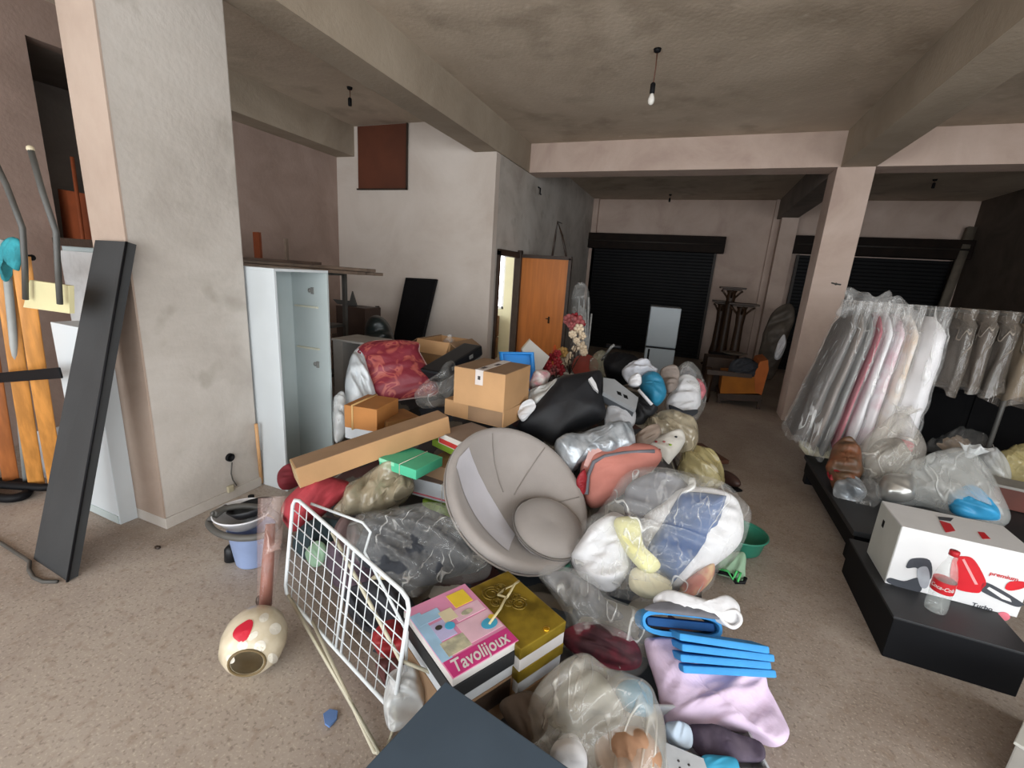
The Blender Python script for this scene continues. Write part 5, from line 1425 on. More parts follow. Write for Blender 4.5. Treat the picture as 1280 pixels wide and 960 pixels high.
soft('plum_cloth', [(858, 912), (884, 908), (920, 916), (952, 930), (952, 950), (912, 952), (876, 944)], (906, 930, .1), mat('plum_grey_cloth', '#5f5562', .85, .25, 7, color2='#3a3040'), 'dark plum cloth stuffed in the white box with black dots', 'cloth', tf=.02, tb=.06, tilt=70, crumple=.012)
soft('cyan_cloth', [(876, 946), (900, 944), (922, 950), (920, 975), (880, 972)], (900, 958, .1), mat('cyan_cloth', '#3a9cc0', .7, .1), 'cyan cloth at the front of the white box with black dots', 'cloth', fwd=.01, tf=.02, tb=.04, tilt=70, crumple=.006)
soft('pale_blue_cloth', [(832, 906), (850, 902), (862, 912), (862, 934), (840, 928)], (848, 917, .1), mat('pale_blue_cloth', '#b8c8d8', .8, .1), 'pale blue cloth beside the dark plum cloth', 'cloth', tf=.02, tb=.05, tilt=70, crumple=.01)

# scraps on the floor
o = obj('blue_scrap', MB().prism([P(x, y, .012) for x, y in [(404, 892), (412, 886), (422, 888), (421, 898), (412, 908), (406, 904)]], V((0, 0, 1)), .008), mat('blue_paper', '#5f7fb4', .5, .15)); tag(o, 'small blue paper scrap on the floor left of the wire rack leg', 'scrap')
o = obj('floor_scrap', MB().sph(P(197, 684, .01), (.022, .014, .01), 1), M_frame); tag(o, 'small dark scrap on the floor in front of the pillar', 'scrap')

# clothes and scraps glimpsed through the wire rack
soft('teal_cloth', [(366, 676), (384, 654), (412, 648), (432, 656), (428, 684), (400, 700), (374, 696)], (400, 676, .2), mat('dark_teal_cloth', '#2b3b40', .85, .25, 7), 'dark teal cloth glimpsed through the top of the wire rack', 'cloth', tf=.06, tb=.16, crumple=.02)
soft('green_scrap', [(382, 690), (396, 676), (408, 684), (404, 704), (390, 708)], (395, 692, .2), mat('sage_green_cloth', '#8fae94', .8, .1), 'pale green scrap glimpsed through the left of the wire rack', 'cloth', fwd=.03, tf=.02, tb=.06, crumple=.01)
soft('mauve_cloth', [(404, 690), (430, 672), (466, 684), (480, 716), (456, 744), (420, 730)], (440, 708, .13), mat('mauve_grey_cloth', '#665662', .85, .25, 7), 'mauve-grey cloth behind the middle of the wire rack', 'cloth', tf=.05, tb=.12, crumple=.025)
soft('charcoal_cloth', [(432, 742), (456, 728), (494, 734), (520, 760), (508, 788), (470, 794), (444, 772)], (476, 762, .11), mat('charcoal_cloth', '#33343a', .85, .25, 7), 'charcoal cloth behind the right half of the wire rack', 'cloth', tf=.05, tb=.11, crumple=.025)
soft('cream_scrap', [(462, 724), (480, 716), (492, 734), (486, 752), (468, 746)], (477, 734, .17), K_offw, 'cream scrap lying on the charcoal cloth behind the wire rack', 'cloth', tf=.02, tb=.04, crumple=.012)
# ================================================================ RIGHT SIDE AND BACK
# low black platforms
def slabpx(name, A, B, Cc, zt, h, m, lab, cat, **kw):
    c, s, r = boxpx(A, B, Cc, zt, h, **kw)
    T = thing(name, c - V((0, 0, h / 2)), lab, cat)
    obj('body', MB().box(c, s, r, .006), m, T)
    return T, c, s, r
M_plat = mat('black_laminate', '#0f1013', .6, .15, 4, spec=.15)
M_plattop = mat('lighter_black_top', '#2c2d2f', .5, .15, 3, spec=.3)  # lighter grey than the black sides
fa, fb = P(1102, 820, 0), P(1270, 872, 0)
u = (fb - fa).normalized(); v_ = V((-u.y, u.x, 0))
if v_.y < 0: v_ = -v_
hz = .215
T = thing('black_plinth', fa + u * .55 + v_ * .35, 'low black plinth nearest the viewer under the white box', 'plinth')
wd = (fb - fa).length
obj('body', MB().box(fa + u * wd / 2 + v_ * .35 + V((0, 0, hz / 2)), (wd, .7, hz), frame3(u), .005), M_plat, T)
obj('top_board', MB().box(fa + u * wd / 2 + v_ * .35 + V((0, 0, hz + .006)), (wd + .01, .71, .012), frame3(u), .003), M_plattop, T)
T = thing('black_low_table', (1.75, 3.75, 0), 'long low black table behind the near black plinth, holding the plastic bags', 'table')
obj('table_top', MB().span((1.14, 3.12, .20), (2.5, 4.5, .235), .004), M_plattop, T)
obj('apron', MB().span((1.16, 3.14, .08), (2.48, 4.48, .20)), M_plat, T)
for x in (1.2, 2.44):
    for y in (3.2, 4.42):
        obj('foot', MB().span((x - .04, y - .04, 0), (x + .04, y + .04, .08)), M_plat, T)

# white appliance box
A_, B_, C_ = (1128, 658), (1290, 694), (1112, 626)
zt = .555
a, b2, c2 = P(*A_, zt), P(*B_, zt), P(*C_, zt)
u = (b2 - a).normalized(); v_ = V((-u.y, u.x, 0))
wd, dp_ = (PN(1268, 780, a, -v_) - a).dot(u), .30
hb = zt - .2275
T = thing('appliance_box', a + u * wd / 2 + v_ * dp_ / 2 - V((0, 0, hb)), 'white carton picturing a red hand vacuum, standing on the black plinth', 'box')
r3 = frame3(u)
c = a + u * wd / 2 + v_ * dp_ / 2 - V((0, 0, hb / 2)); s = (wd, dp_, hb)
M_wbox = mat('white_gloss_carton', '#d2d2d2', .4, .04)
obj('body', MB().box(c, s, r3, .004), M_wbox, T)
face_patch(T, 'side_panel', mat('grey_white_card', '#b5b5ae', .5, .06), c, s, r3, 'left', .02, .02, .98, .98)
def front_poly(name, pts, m, off=.002, par=None):
    n = -v_
    o_ = c + r3 @ V((-s[0] / 2, -s[1] / 2, -s[2] / 2))
    poly = [o_ + u * (x * s[0]) + V((0, 0, y * s[2])) + n * off for x, y in pts]
    return obj(name, MB().prism(poly, n, .001), m, T)
def FP(px, py):
    """picture point -> (u,v) on the front face"""
    n = -v_; o_ = c + r3 @ V((-s[0] / 2, -s[1] / 2, -s[2] / 2))
    q = PN(px, py, o_, n) - o_
    return (q.dot(u) / s[0], q.z / s[2])
K_vr = mat('vacuum_red_print', '#c4222c', .35, .12, 5); K_vd = mat('vacuum_dark_print', '#3f4248', .4, .15, 8); K_vg = mat('vacuum_grey_print', '#9a9da3', .4, .2, 8)
front_poly('vacuum_body_print', [(q.x, q.y) for q in catmull([V((*FP(*q), 0)) for q in [(1190, 700), (1204, 695), (1218, 700), (1232, 726), (1228, 735), (1220, 741), (1190, 732)]], 5)], K_vr, .003)
front_poly('vacuum_highlight', [FP(*q) for q in [(1202, 699), (1205, 698), (1222, 730), (1218, 730)]], mat('pink_highlight', '#e09a9a', .4), .0045)
front_poly('vacuum_handle_print', [(q.x, q.y) for q in catmull([V((*FP(*q), 0)) for q in [(1226, 736), (1234, 728), (1276, 752), (1277, 757), (1266, 757), (1232, 742)]], 5)], K_vd, .003)
front_poly('vacuum_handle_gap', [FP(*q) for q in [(1233, 735), (1236, 733), (1262, 748), (1264, 752), (1252, 748)]], M_wbox, .0045)
front_poly('nozzle_print', [(q.x, q.y) for q in catmull([V((*FP(*q), 0)) for q in [(1133, 706), (1140, 698), (1162, 700), (1164, 722), (1152, 724), (1146, 710), (1134, 710)]], 5)], K_vd, .003)
front_poly('nozzle_print', [(q.x, q.y) for q in catmull([V((*FP(*q), 0)) for q in [(1146, 712), (1158, 708), (1162, 722), (1158, 734), (1150, 732)]], 5)], K_vg, .0045)
front_poly('crevice_tool_print', [(q.x, q.y) for q in catmull([V((*FP(*q), 0)) for q in [(1112, 722), (1130, 726), (1148, 722), (1152, 736), (1142, 740), (1110, 728)]], 5)], K_vd, .003)
front_poly('brush_print', [(q.x, q.y) for q in catmull([V((*FP(*q), 0)) for q in [(1256, 735), (1262, 727), (1280, 727), (1280, 734), (1264, 738)]], 5)], K_vr, .003)
front_poly('round_emblem', [(FP(1254, 770)[0] + .045 * math.cos(t), FP(1254, 770)[1] + .07 * math.sin(t)) for t in [i * math.pi / 10 for i in range(20)]], mat('pink_red_print', '#d2707e', .4), .003)
def front_text(name, body, size, px, py, m, shear=0):
    x, y = FP(px, py); n = -v_
    o_ = c + r3 @ V((-s[0] / 2, -s[1] / 2, -s[2] / 2)) + u * (x * s[0]) + V((0, 0, y * s[2])) + n * .002
    obj(name, text_mb(body, size, o_, u, V((0, 0, 1)), n, .0005, shear), m, T)
front_text('red_lettering', 'premium', .028, 1236, 718, K_vr, .1)
front_text('grey_lettering', 'Turbo', .03, 1214, 757, K_vd)
def top_poly(name, pts, m, off):
    o_ = c + V((0, 0, s[2] / 2))
    obj(name, MB().prism([P(x, y, zt) + V((0, 0, off)) for x, y in pts], V((0, 0, 1)), .001), m, T)
top_poly('top_print', [(1174, 651), (1188, 655), (1194, 664), (1182, 666)], K_vr, .0025)
top_poly('top_print', [(1222, 665), (1230, 666), (1238, 674), (1228, 674)], K_vr, .0025)
top_poly('top_print', [(1172, 646), (1192, 648), (1188, 652), (1174, 650)], K_vd, .0025)
face_patch(T, 'hand_hole', M_black, c, s, r3, 'left', .62, .66, .70, .78, .003)

# cola bottle standing on the plinth edge in front of the box
bp = P(1168, 763, hz + .012)
T = thing('soda_bottle', bp, 'empty clear soda bottle with a red label in front of the white carton', 'bottle')
K_pet = clear('clear_bottle_plastic', '#dfe6e2', .16, .06, .2, 12)
bs_ = 1.28
prof = [(.001, .006), (.022, 0), (.031, .006), (.033, .03), (.031, .06), (.0325, .085), (.0325, .135), (.030, .155), (.022, .19), (.0135, .212), (.0125, .235)]
obj('body', MB().lathe([(a_ * bs_, b_ * bs_) for a_, b_ in prof], bp, None, 28, cap=False), K_pet, T)
lb = obj('red_label', MB().lathe([(x * bs_, z * bs_) for x, z in [(.0332, .088), (.0334, .09), (.0334, .132), (.0332, .134)]], bp, None, 36, cap=False), mat('red_label_film', '#b8232b', .35, .06), T)
obj('cap', MB().lathe([(x * bs_, z * bs_) for x, z in [(.001, .252), (.014, .252), (.0148, .248), (.0148, .234), (.012, .233)]], bp, None, 20, cap=False), mat('red_cap_plastic', '#b0222b', .4), T)
tm = text_mb('Coca-Cola', .021 * bs_, V((0, 0, 0)), V((1, 0, 0)), V((0, 1, 0)), V((0, 0, 1)), .0003, .3)
w_ = max(v.x for v in tm.v)
az = math.atan2(-bp.y, -bp.x)
for i, v in enumerate(tm.v):
    an = az + (v.x - w_ / 2) / (.0336 * bs_) * .8
    rr = .0337 * bs_ + v.z
    tm.v[i] = bp + V((rr * math.cos(an), rr * math.sin(an), .104 * bs_ + v.y))
obj('white_lettering', tm, mat('white_gloss_card', ''), lb)

# bags on the low table
zt = .235
soft('silver_pot', [(1098, 606), (1108, 594), (1140, 596), (1146, 612), (1138, 626), (1104, 624)], (1122, 610, .36), mat('brushed_steel', '#c2c2be', .28, .15, 6, metal=.7), 'silver metal pot inside the white knotted bag', 'pot', fwd=.02, tf=.09, tb=.09, crumple=.004)
soft('blue_packets', [(1186, 622), (1210, 608), (1240, 624), (1250, 648), (1216, 648), (1190, 640)], (1216, 630, .36), mat('light_blue_packaging', '#3d9ed0', .4, .15, 9), 'light blue packets at the bottom of the white knotted bag', 'packet', fwd=.03, tf=.1, tb=.1, crumple=.02)
wb = [(1096, 608), (1112, 588), (1148, 574), (1190, 562), (1216, 566), (1236, 590), (1252, 620), (1260, 654), (1226, 656), (1190, 644), (1150, 632), (1104, 628)]
T = thing('white_knotted_bag', P(1180, 650, .24), 'white see-through bag tied in a knot, above the white carton', 'bag')
p0 = P(1180, 608, .40); n_ = facing(p0, 42)
obj('bag', puff([PN(x, y, p0, n_) for x, y in wb], n_, .16, .14, .03, 6, 41, rings=16), clear('white_thin_film', '#dfe1dd', .34, .22, .4, 6), T)
kp = PN(1210, 572, p0 + n_ * .06, n_)
kn = MB()
def ruf(u_, v_):
    a_ = 2 * math.pi * u_; rr = (.018 + .06 * v_ ** 1.2) * (1 + .35 * math.sin(5 * a_) * v_)
    return kp + V((rr * math.cos(a_) + .03 * v_, rr * .6 * math.sin(a_), .09 * v_ + .012 * math.sin(7 * a_) * v_))
kn.grid(ruf, 40, 8, True)
obj('knot', kn, K_whitebag, T)
T = thing('clear_knotted_bag', P(1110, 600, .24), 'clear bag of mixed things tied at the top beside the hanging clothes', 'bag')
p0 = P(1106, 570, .48); n_ = facing(p0, 35)
obj('bag', puff([PN(x, y, p0, n_) for x, y in [(1066, 572), (1084, 546), (1104, 530), (1120, 518), (1140, 526), (1158, 560), (1150, 584), (1120, 600), (1090, 606), (1070, 594)]], n_, .15, .15, .035, 6, 43, rings=16), K_clear2, T)
kp = PN(1126, 522, p0 + n_ * .02, n_)
kn = MB(); kn.grid(ruf, 40, 8, True); obj('knot', kn, K_clear2, T)
soft('red_packet', [(1112, 556), (1124, 550), (1140, 556), (1138, 566), (1120, 564)], (1127, 558, .52), K_pink, 'pink-red packet showing through the clear knotted bag', 'packet', fwd=.08, tf=.03, tb=.04)
soft('grey_things', [(1080, 574), (1098, 552), (1124, 552), (1140, 576), (1118, 594), (1090, 598)], (1108, 576, .46), mat('grey_mixed_cloth', '#7d766c', .8, .25, 10), 'grey cloth inside the clear knotted bag', 'cloth', fwd=.0, tf=.08, tb=.08, crumple=.02)
soft('orange_bag', [(1034, 580), (1046, 556), (1062, 548), (1074, 560), (1078, 590), (1062, 612), (1042, 614)], (1056, 582, .40), mat('brown_orange_bag', '#7d4a30', .45, .35, 7, color2='#54402f'), 'brown and orange plastic bag at the front corner of the low black table', 'bag', tf=.1, tb=.12, crumple=.025, seed=45)
soft('red_packet_end', [(1034, 590), (1046, 586), (1050, 596), (1038, 600)], (1042, 596, .30), F_red, 'dark red packet at the foot of the brown and orange bag', 'packet', fwd=.09, tf=.03, tb=.03)
soft('silver_packet', [(1044, 606), (1062, 596), (1076, 602), (1082, 620), (1066, 630), (1048, 628)], (1062, 614, .28), K_foil, 'silver foil packet on the edge of the low black table', 'packet', tf=.07, tb=.08, crumple=.025, seed=46)
soft('smoky_bag', [(1062, 618), (1080, 600), (1098, 606), (1104, 622), (1090, 636), (1070, 634)], (1084, 620, .27), K_clear3, 'smoky clear bag between the silver packet and the white knotted bag', 'bag', tf=.07, tb=.08, crumple=.02, seed=47)
soft('yellow_clear_bag', [(1234, 596), (1250, 570), (1276, 556), (1310, 560), (1320, 600), (1290, 612), (1256, 606)], (1276, 584, .44), clear('yellowish_film', ''), 'yellowish clear bag at the right edge above the brown box', 'bag', tf=.12, tb=.12, crumple=.03, seed=48)
soft('clear_scraps_bag', [(1152, 562), (1170, 540), (1200, 534), (1232, 548), (1246, 566), (1230, 580), (1190, 566)], (1198, 556, .42), K_clear3, 'clear bag of scraps behind the white knotted bag', 'bag', tf=.12, tb=.12, crumple=.03, seed=49)
soft('tan_scraps', [(1164, 556), (1180, 544), (1208, 544), (1212, 560), (1186, 564)], (1190, 554, .42), mat('tan_cloth', '#a38c74', .8, .2, 9), 'tan cloth inside the clear bag of scraps', 'cloth', tf=.06, tb=.07, crumple=.015)
soft('white_clear_bag', [(1212, 586), (1226, 568), (1244, 562), (1258, 580), (1262, 604), (1240, 604), (1222, 602)], (1238, 586, .4), K_whitebag, 'white clear bag squeezed between the knotted bag and the yellowish bag', 'bag', tf=.1, tb=.1, crumple=.025, seed=50)
c, s, r = boxpx((1244, 606), (1300, 618), (1256, 590), .40, .16, depth=.2)
T = thing('brown_carton_box', c - V((0, 0, .08)), 'red-brown box at the right edge behind the white carton', 'box')
obj('body', MB().box(c, s, r, .004), mat('red_brown_card', '#5c3026', .6, .15, 5), T)
obj('lid', MB().box(c + V((0, 0, s[2] / 2)), (s[0] + .01, s[1] + .01, .02), r, .003), mat('pale_grey_lid', '#8f8c86', .6, .1), T)

# ---------------------------------------------------------------- clothes rail with bagged garments
RY, RZ = 4.62, 1.59
T = thing('clothes_rail', (1.75, RY, 0), 'long dark metal clothes rail beside the column', 'clothes rail')
obj('rail', MB().tube([(1.27, RY, RZ), (2.42, RY, RZ)], .012, 10), M_darkgrey, T)
for x in (1.29, 2.40):
    obj('upright', MB().tube([(x, RY, .02), (x, RY, RZ)], .016, 10), M_darkgrey, T)
    obj('foot', MB().tube([(x, RY - .26, .02), (x, RY + .26, .02)], .018, 10), M_darkgrey, T)
FILM = clear('garment_film', '#f0f0ee', .15, .14, .55, 9, stretch=(1, 1, .16), turn=(0, .08, 0))
FILMD = clear('dark_garment_film', '#8f867c', .32, .14, .5, 9, stretch=(1, 1, .35), turn=(0, .3, 0))
def garment(x, w, zb, th, m, film, lab, seed, name='garment', grp='bagged garments on the clothes rail', lean=0., flare=.25, yo=0.):
    T = thing(name, (x, RY, zb), lab, 'garment', grp)
    rg = random.Random(seed)
    def prof(z):
        t = (RZ - .06 - z) / (RZ - .06 - zb)
        if t < 0: t = 0
        hw = .045 + (w / 2 - .045) * min(1, (t / .13)) ** .7 + flare * w * .25 * t
        ht = th * (.35 + .65 * min(1, t / .12)) * (1 + .35 * t)
        return hw, ht, t
    def mk(grow, nz_amp, z0):
        def fn(u_, v_):
            z = RZ - .06 - v_ * (RZ - .06 - z0)
            hw, ht, t = prof(z)
            if grow: hw, ht = max(hw, w * .42), max(ht, th * .85)
            a_ = 2 * math.pi * u_
            cx_, sy_ = math.cos(a_), math.sin(a_)
            fold = 1 + .3 * t * math.sin(5 * a_ + seed + 2 * nz(V((x, z * 2, seed)), 2, seed)) + .22 * nz(V((cx_ * 2, sy_ * 2, z * 4)), 1.6, seed)
            px = (ht + grow) * (abs(cx_) ** .8) * (1 if cx_ > 0 else -1) * fold
            py = (hw + grow) * (abs(sy_) ** .8) * (1 if sy_ > 0 else -1) * (1 + .04 * nz(V((z * 5, seed, 0)), 1, seed))
            zz = z + (.03 * math.sin(3 * a_ + seed) * (v_ ** 6))
            return V((x + px + lean * t, RY + py + yo * t, zz))
        return MB().grid(fn, 44, 26, True)
    obj('cloth', mk(0, 0, zb), m, T)
    if film:
        cv = mk(.018, 1, zb - .05)
        for v in cv.v:
            t_ = max(0, (v.z - (RZ - .22)) / .16)
            v.z += .085 * t_ * t_
        obj('plastic_cover', cv, film, T)
    obj('hanger_hook', MB().tube([(x, RY, RZ - .08), (x, RY, RZ - .02), (x, RY - .016, RZ + .008), (x, RY, RZ + .02), (x, RY + .016, RZ + .006)], .0035, 6), M_grey, T)
    return T
G_br = mat('dark_brown_garment', '#453a33', .8, .2, 6); G_tp = mat('taupe_garment', '#6f6258', .8, .2, 6); G_gr = mat('grey_garment', '#6d6e6c', .8, .2, 6)
G_rd = mat('raspberry_garment', '#a8344e', .75, .15, 6); G_wh = mat('white_garment', '#e4e3e6', .8, .08, 5, bump=.08); G_pk = mat('rose_white_garment', '#cfa9b4', .8, .25, 7, color2='#e2dde0')
G_tn = mat('tan_white_garment', '#cfb89e', .8, .25, 6, color2='#e0dddb'); G_bk = mat('black_brown_garment', '#2c2826', .6, .25, 8); G_tan = mat('tan_garment', '#8a785e', .8, .15, 6)
garment(1.25, .52, .42, .03, G_br, FILM, 'dark brown garment in plastic, first on the rail beside the column', 1, lean=-.20)
garment(1.31, .54, .36, .03, G_tp, FILM, 'taupe garment in plastic, second from the column', 2, lean=-.17)
garment(1.37, .54, .33, .03, G_gr, FILM, 'grey garment in plastic, left of the raspberry red one', 3, lean=-.15)
garment(1.43, .56, .40, .022, G_rd, FILM, 'raspberry red garment showing as a narrow stripe among the bagged clothes', 4, lean=-.13)
garment(1.49, .56, .30, .032, G_wh, FILM, 'white garment right beside the raspberry red one', 5, lean=-.10)
garment(1.56, .56, .34, .036, G_pk, FILM, 'white and rose patterned garment in the middle of the rail', 6, lean=-.08)
garment(1.64, .56, .36, .04, G_tn, FILM, 'cream garment with a tan shoulder, left of the bulky white one', 7, lean=-.05)
garment(1.78, .58, .48, .075, G_wh, FILM, 'bulky bright white garment ending the row of long clothes', 8, lean=-.04)
garment(1.95, .50, 1.02, .05, G_bk, FILMD, 'short dark garment in glossy plastic, just right of the bulky white one', 9, flare=.05)
garment(2.07, .50, 1.06, .05, G_br, FILMD, 'short dark brown garment in glossy plastic, second right of the bulky white one', 10, flare=.05)
garment(2.19, .50, 1.04, .05, G_bk, FILMD, 'short dark garment in glossy plastic beside the tan garment', 11, flare=.05)
garment(2.34, .50, .98, .055, G_tan, FILMD, 'tan garment in plastic, last on the rail at the far right', 12, flare=.05)
soft('plastic_sheet', [(1044, 392), (1056, 376), (1058, 360), (1074, 368), (1092, 374), (1112, 364), (1116, 376), (1126, 372), (1140, 384), (1146, 398), (1136, 410), (1120, 396), (1090, 390), (1064, 392)], PY(1096, 382, RY - .14), FILM, 'loose clear plastic sheet draped over the top of the long bagged clothes', 'plastic sheet', tilt=30, tf=.07, tb=.14, crumple=.03, freq=5, seed=51, k=3)
soft('orange_cloth', [(1046, 534), (1066, 526), (1086, 520), (1092, 508), (1098, 510), (1096, 522), (1080, 538), (1058, 542)], (1072, 530, .55), mat('orange_cotton', '#b06a2a', .8, .15, 6), 'orange cloth strip under the hems of the long bagged clothes', 'cloth', tf=.03, tb=.06, crumple=.012)
soft('cream_hem_cloth', [(1000, 552), (1024, 546), (1046, 552), (1040, 574), (1024, 580), (1006, 566)], (1024, 562, .26), K_offw, 'cream cloth spilling over the far corner of the low black table', 'cloth', tf=.05, tb=.08, crumple=.02)
soft('black_pouch', [(1096, 510), (1112, 506), (1124, 510), (1122, 522), (1100, 524)], (1110, 515, .6), M_black, 'small black pouch under the bulky white garment', 'pouch', tf=.05, tb=.06)
soft('hanging_pink_cloth', [(1140, 498), (1146, 488), (1151, 496), (1149, 510), (1143, 516)], (1146, 502, .62), mat('hot_pink_cloth', '#b52a5a', .7), 'hot pink cloth strip at the lower edge of the bulky white garment', 'cloth', tf=.03, tb=.04)
M_dull = mat('dull_black', '#0a0a0b', .85, .2, 5, spec=.08)
T = thing('black_cabinet', (2.3, 5.2, 0), 'low black cabinet in the dark behind the clothes rail', 'cabinet')
obj('body', MB().span((1.75, 5.0, 0), (3.4, 5.45, .92), .006), M_dull, T)
obj('top_board', MB().span((1.73, 4.98, .92), (3.42, 5.47, .945), .004), M_blackplastic, T)
for x in (2.15, 2.6, 3.0):
    obj('door', MB().span((x - .2, 4.985, .06), (x + .2, 5.0, .88), .003), M_dull, T)

# wooden plank leaning in the far right corner
a, b2 = PY(1236, 285, 10.9), PY(1196, 392, 10.7)
o = obj('leaning_plank', MB().tube([a + V((-.24, 0, 0)), a.lerp(b2, 1.85) + V((-.24, 0, 0))], .085, 4), mat('pale_grey_plank', '#6f665a', .7, .2, 5)); tag(o, 'pale plank leaning in the far right corner beside the second shutter', 'plank')

# fridge
fy = 7.7
tl, tr = PY(814, 383, fy), PY(852, 386, fy)
tl.z = tr.z = (tl.z + tr.z) / 2
u = (tr - tl).normalized(); w_ = (tr - tl).length; zt = tl.z; dpt = .55
T = thing('fridge', tl + u * w_ / 2 + V((0, dpt / 2, -zt)), 'silver-white two-door fridge standing in front of the black shutter', 'fridge')
M_fr = mat('silver_white_enamel', '#9fa8ad', .35, .04, 3)
rz = Matrix.Rotation(R_(6), 3, 'Z'); ub = rz @ V((1, 0, 0)); vb = rz @ V((0, 1, 0))
ctr = tl + ub * w_ / 2 + vb * (dpt / 2)
obj('body', MB().box((ctr.x, ctr.y, zt / 2 + .02), (w_, dpt - .05, zt - .04), rz, .012), M_fr, T)
zs = PY(832, 436, fy).z
dc = tl + ub * w_ / 2
d1_ = obj('freezer_door', MB().box((dc.x, dc.y, (zt + zs) / 2 + .012), (w_ + .004, .05, zt - zs - .024), rz, .012), M_fr, T)
d2_ = obj('fridge_door', MB().box((dc.x, dc.y, (zs + .08) / 2), (w_ + .004, .05, zs - .10), rz, .012), M_fr, T)
hx = tl + ub * .06 - vb * .03
obj('handle', MB().box((hx.x, hx.y, zs - .14), (.03, .03, .22), rz, .006), M_black, d2_)
obj('gasket', MB().box((dc.x, dc.y, zs), (w_, .045, .022), rz), M_black, T)
# plant pedestals
M_ped = mat('dark_carved_wood', '#3a2616', .5, .25, 10, bump=.1)
def pedestal(px, py, y, w, lab):
    p = PY(px, py, y); zt = p.z
    T = thing('plant_stand', (p.x, p.y, 0), lab, 'plant stand', 'wooden plant stands')
    obj('top_plate', MB().box((p.x, p.y, zt - .015), (w, w, .035), 0, .008).box((p.x, p.y, zt - .05), (w * .72, w * .72, .03), 0, .006), M_ped, T)
    obj('column', MB().lathe([(.1, zt - .065), (.075, zt - .12), (.085, zt - .2), (.07, zt - .4), (.085, .5), (.115, .3), (.1, .22), (.13, .15), (.13, .08)], (p.x, p.y, 0), None, 14), M_ped, T)
    for a_ in range(4):
        d_ = V((math.cos(a_ * math.pi / 2), math.sin(a_ * math.pi / 2), 0))
        obj('bracket', MB().tube([V((p.x, p.y, zt - .07)) + d_ * w * .42, V((p.x, p.y, zt - .1)) + d_ * w * .33, V((p.x, p.y, zt - .2)) + d_ * .07], .02, 6), M_ped, T)
        obj('foot', MB().tube([V((p.x, p.y, .12)) + d_ * .06, V((p.x, p.y, .06)) + d_ * .16, V((p.x, p.y, .025)) + d_ * .22], .025, 6), M_ped, T)
    return T
pedestal(916, 359, 9.9, .46, 'tallest dark wooden plant stand against the back wall')
pedestal(929, 379, 9.3, .50, 'dark wooden plant stand standing right in front of the tallest one')
pedestal(904, 376, 10.3, .40, 'dark wooden plant stand half hidden left of the tallest one')

# orange armchair seen from the side
ay0, ay1 = 6.95, 7.55
def side(px, y): return [PY(x, y_, y) for x, y_ in px]
T = thing('armchair', (.75, 7.25, 0), 'orange upholstered armchair with a dark wooden frame beside the column', 'armchair')
M_or = mat('orange_upholstery', '#a5641c', .8, .15, 5, bump=.08)
def ext(px, y0, y1, m, name, bev=0):
    q = side(px, y0); k = V((0, 1, 0))
    obj(name, MB().prism([p + V((0, y1 - y0, 0)) for p in q], k, y1 - y0), m, T)
ext([(903, 468), (948, 469), (950, 492), (900, 492)], ay0 + .02, ay1 - .02, M_or, 'seat')
ext([(943, 468), (950, 452), (960, 450), (961, 462), (952, 494), (944, 490)], ay0, ay1, mat('orange_upholstery_back', '#b0602a', .8, .15, 5), 'backrest')
ext([(884, 462), (940, 468), (940, 473), (884, 468)], ay0 - .04, ay0 + .03, M_ped, 'arm')
ext([(884, 462), (940, 468), (940, 473), (884, 468)], ay1 - .03, ay1 + .04, M_ped, 'arm')
ext([(897, 492), (952, 494), (951, 502), (897, 500)], ay0, ay1, M_ped, 'seat_rail')
for xx in (899, 950):
    for yy in (ay0 + .02, ay1 - .06):
        p = PY(xx, 500, yy)
        obj('leg', MB().span((p.x - .025, yy, 0), (p.x + .025, yy + .05, p.z)), M_ped, T)
p = PY(888, 466, ay0 - .0)
obj('arm_post', MB().lathe([(.04, 0), (.05, .1), (.035, .2), (.045, p.z - .02)], (p.x, ay0, 0), None, 12), M_ped, T)
obj('arm_post', MB().lathe([(.04, 0), (.05, .1), (.035, .2), (.045, p.z - .02)], (p.x, ay1, 0), None, 12), M_ped, T)
soft('grey_cloth_bag', [(910, 466), (918, 450), (934, 448), (948, 456), (946, 470), (926, 472)], PY(930, 462, 7.05), K_dgrey, 'dark grey cloth heaped on the seat of the orange armchair', 'cloth', tilt=20, tf=.15, tb=.18, crumple=.03)
soft('hanging_plastic_bag', [(968, 446), (972, 430), (980, 418), (983, 430), (978, 444), (972, 450)], PY(975, 436, 7.6), K_white, 'white plastic bag hanging behind the armchair by the column', 'bag', tilt=10, tf=.05, tb=.06, crumple=.02)
T = thing('side_table', PY(906, 452, 8.4) * 1 - V((0, 0, PY(906, 452, 8.4).z)), 'small dark side table with things on it beyond the armchair', 'table')
p = PY(906, 452, 8.4)
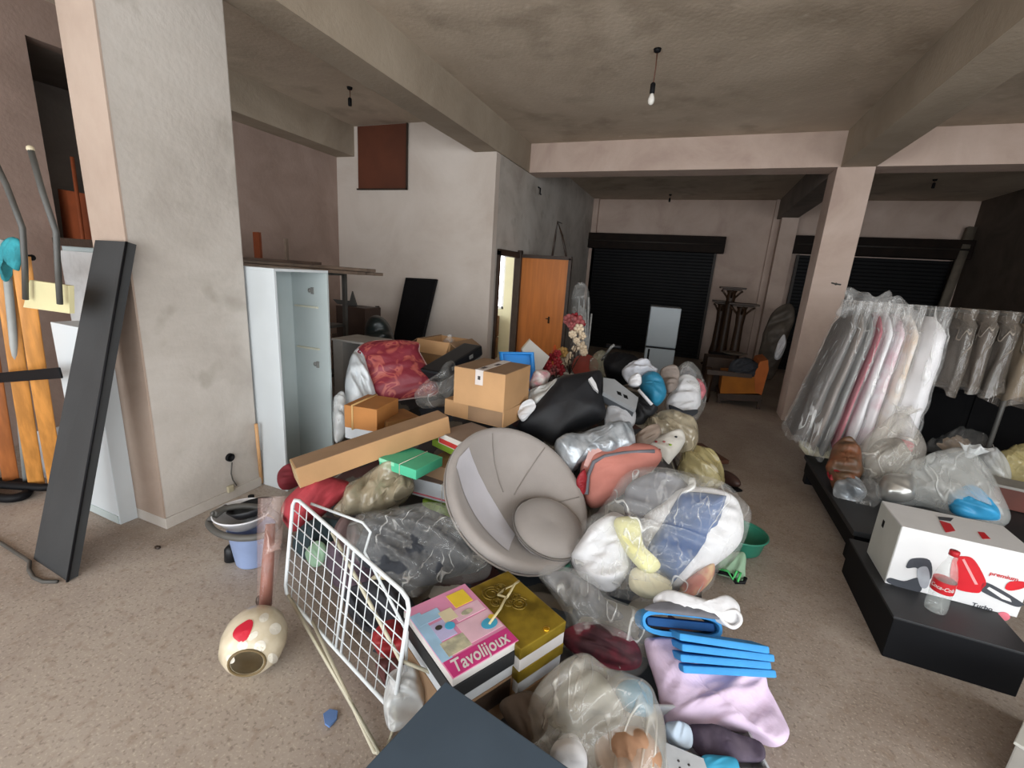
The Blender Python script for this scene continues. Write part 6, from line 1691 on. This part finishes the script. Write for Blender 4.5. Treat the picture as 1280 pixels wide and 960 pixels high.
obj('table_top', MB().box((p.x, p.y, p.z - .02), (.62, .5, .04), 0, .01), M_ped, T)
for sx in (-1, 1):
    for sy in (-1, 1):
        obj('leg', MB().box((p.x + sx * .27, p.y + sy * .2, (p.z - .04) / 2), (.05, .05, p.z - .04)), M_ped, T)
o = obj('black_radio', MB().box((p.x - .1, p.y, p.z + .07), (.3, .2, .14), .1, .02), M_black); tag(o, 'black boxy thing on the small side table', 'radio')
o = obj('pale_dish', MB().lathe([(.001, 0), (.1, 0), (.2, .03), (.205, .035), (.1, .012), (.001, .01)], (p.x + .12, p.y - .05, p.z + .142), None, 20, cap=False), mat('pale_glaze', '#8d8478', .4)); tag(o, 'pale dish on top of the black boxy thing', 'dish')
o = soft('wrapped_roll', [(946, 452), (956, 412), (968, 388), (988, 380), (994, 396), (984, 424), (974, 456), (962, 476), (944, 474)], PY(972, 420, 9.6), mat('grey_wrapped_plastic', '#5d544b', .6, .3, 5, bump=.3, bscale=8), 'grey plastic-wrapped bundle leaning on the pilaster behind the armchair', 'bundle', tilt=8, tf=.14, tb=.16, crumple=.04, freq=4, seed=52)
o = obj('brown_crate_stack', MB().box((PY(893, 478, 7.9).x - .0, 7.9, .28), (.4, .35, .56), .15, .01), mat('dark_crate', '#3d2d22', .6, .2)); tag(o, 'dark brown crate on the floor left of the orange armchair', 'crate')

# pale box cut by the corner of the picture
a, b2 = P(1283, 903, .0), P(1254, 966, .0)
u = (b2 - a).normalized(); v_ = V((-u.y, u.x, 0))
if v_.x < 0: v_ = -v_
T = thing('pale_box', (a + b2) / 2 + v_ * .15, 'pale grey box cut off by the bottom right corner of the picture', 'box')
obj('body', MB().box((a + b2) / 2 + v_ * .15 + V((0, 0, .1)) + u * .05, ((b2 - a).length + .1, .3, .2), frame3(u), .005), mat('pale_grey_lid', ''), T)
obj('lid', MB().box((a + b2) / 2 + v_ * .15 + V((0, 0, .206)) + u * .05, ((b2 - a).length + .11, .31, .012), frame3(u), .003), mat('grey_white_card', ''), T)
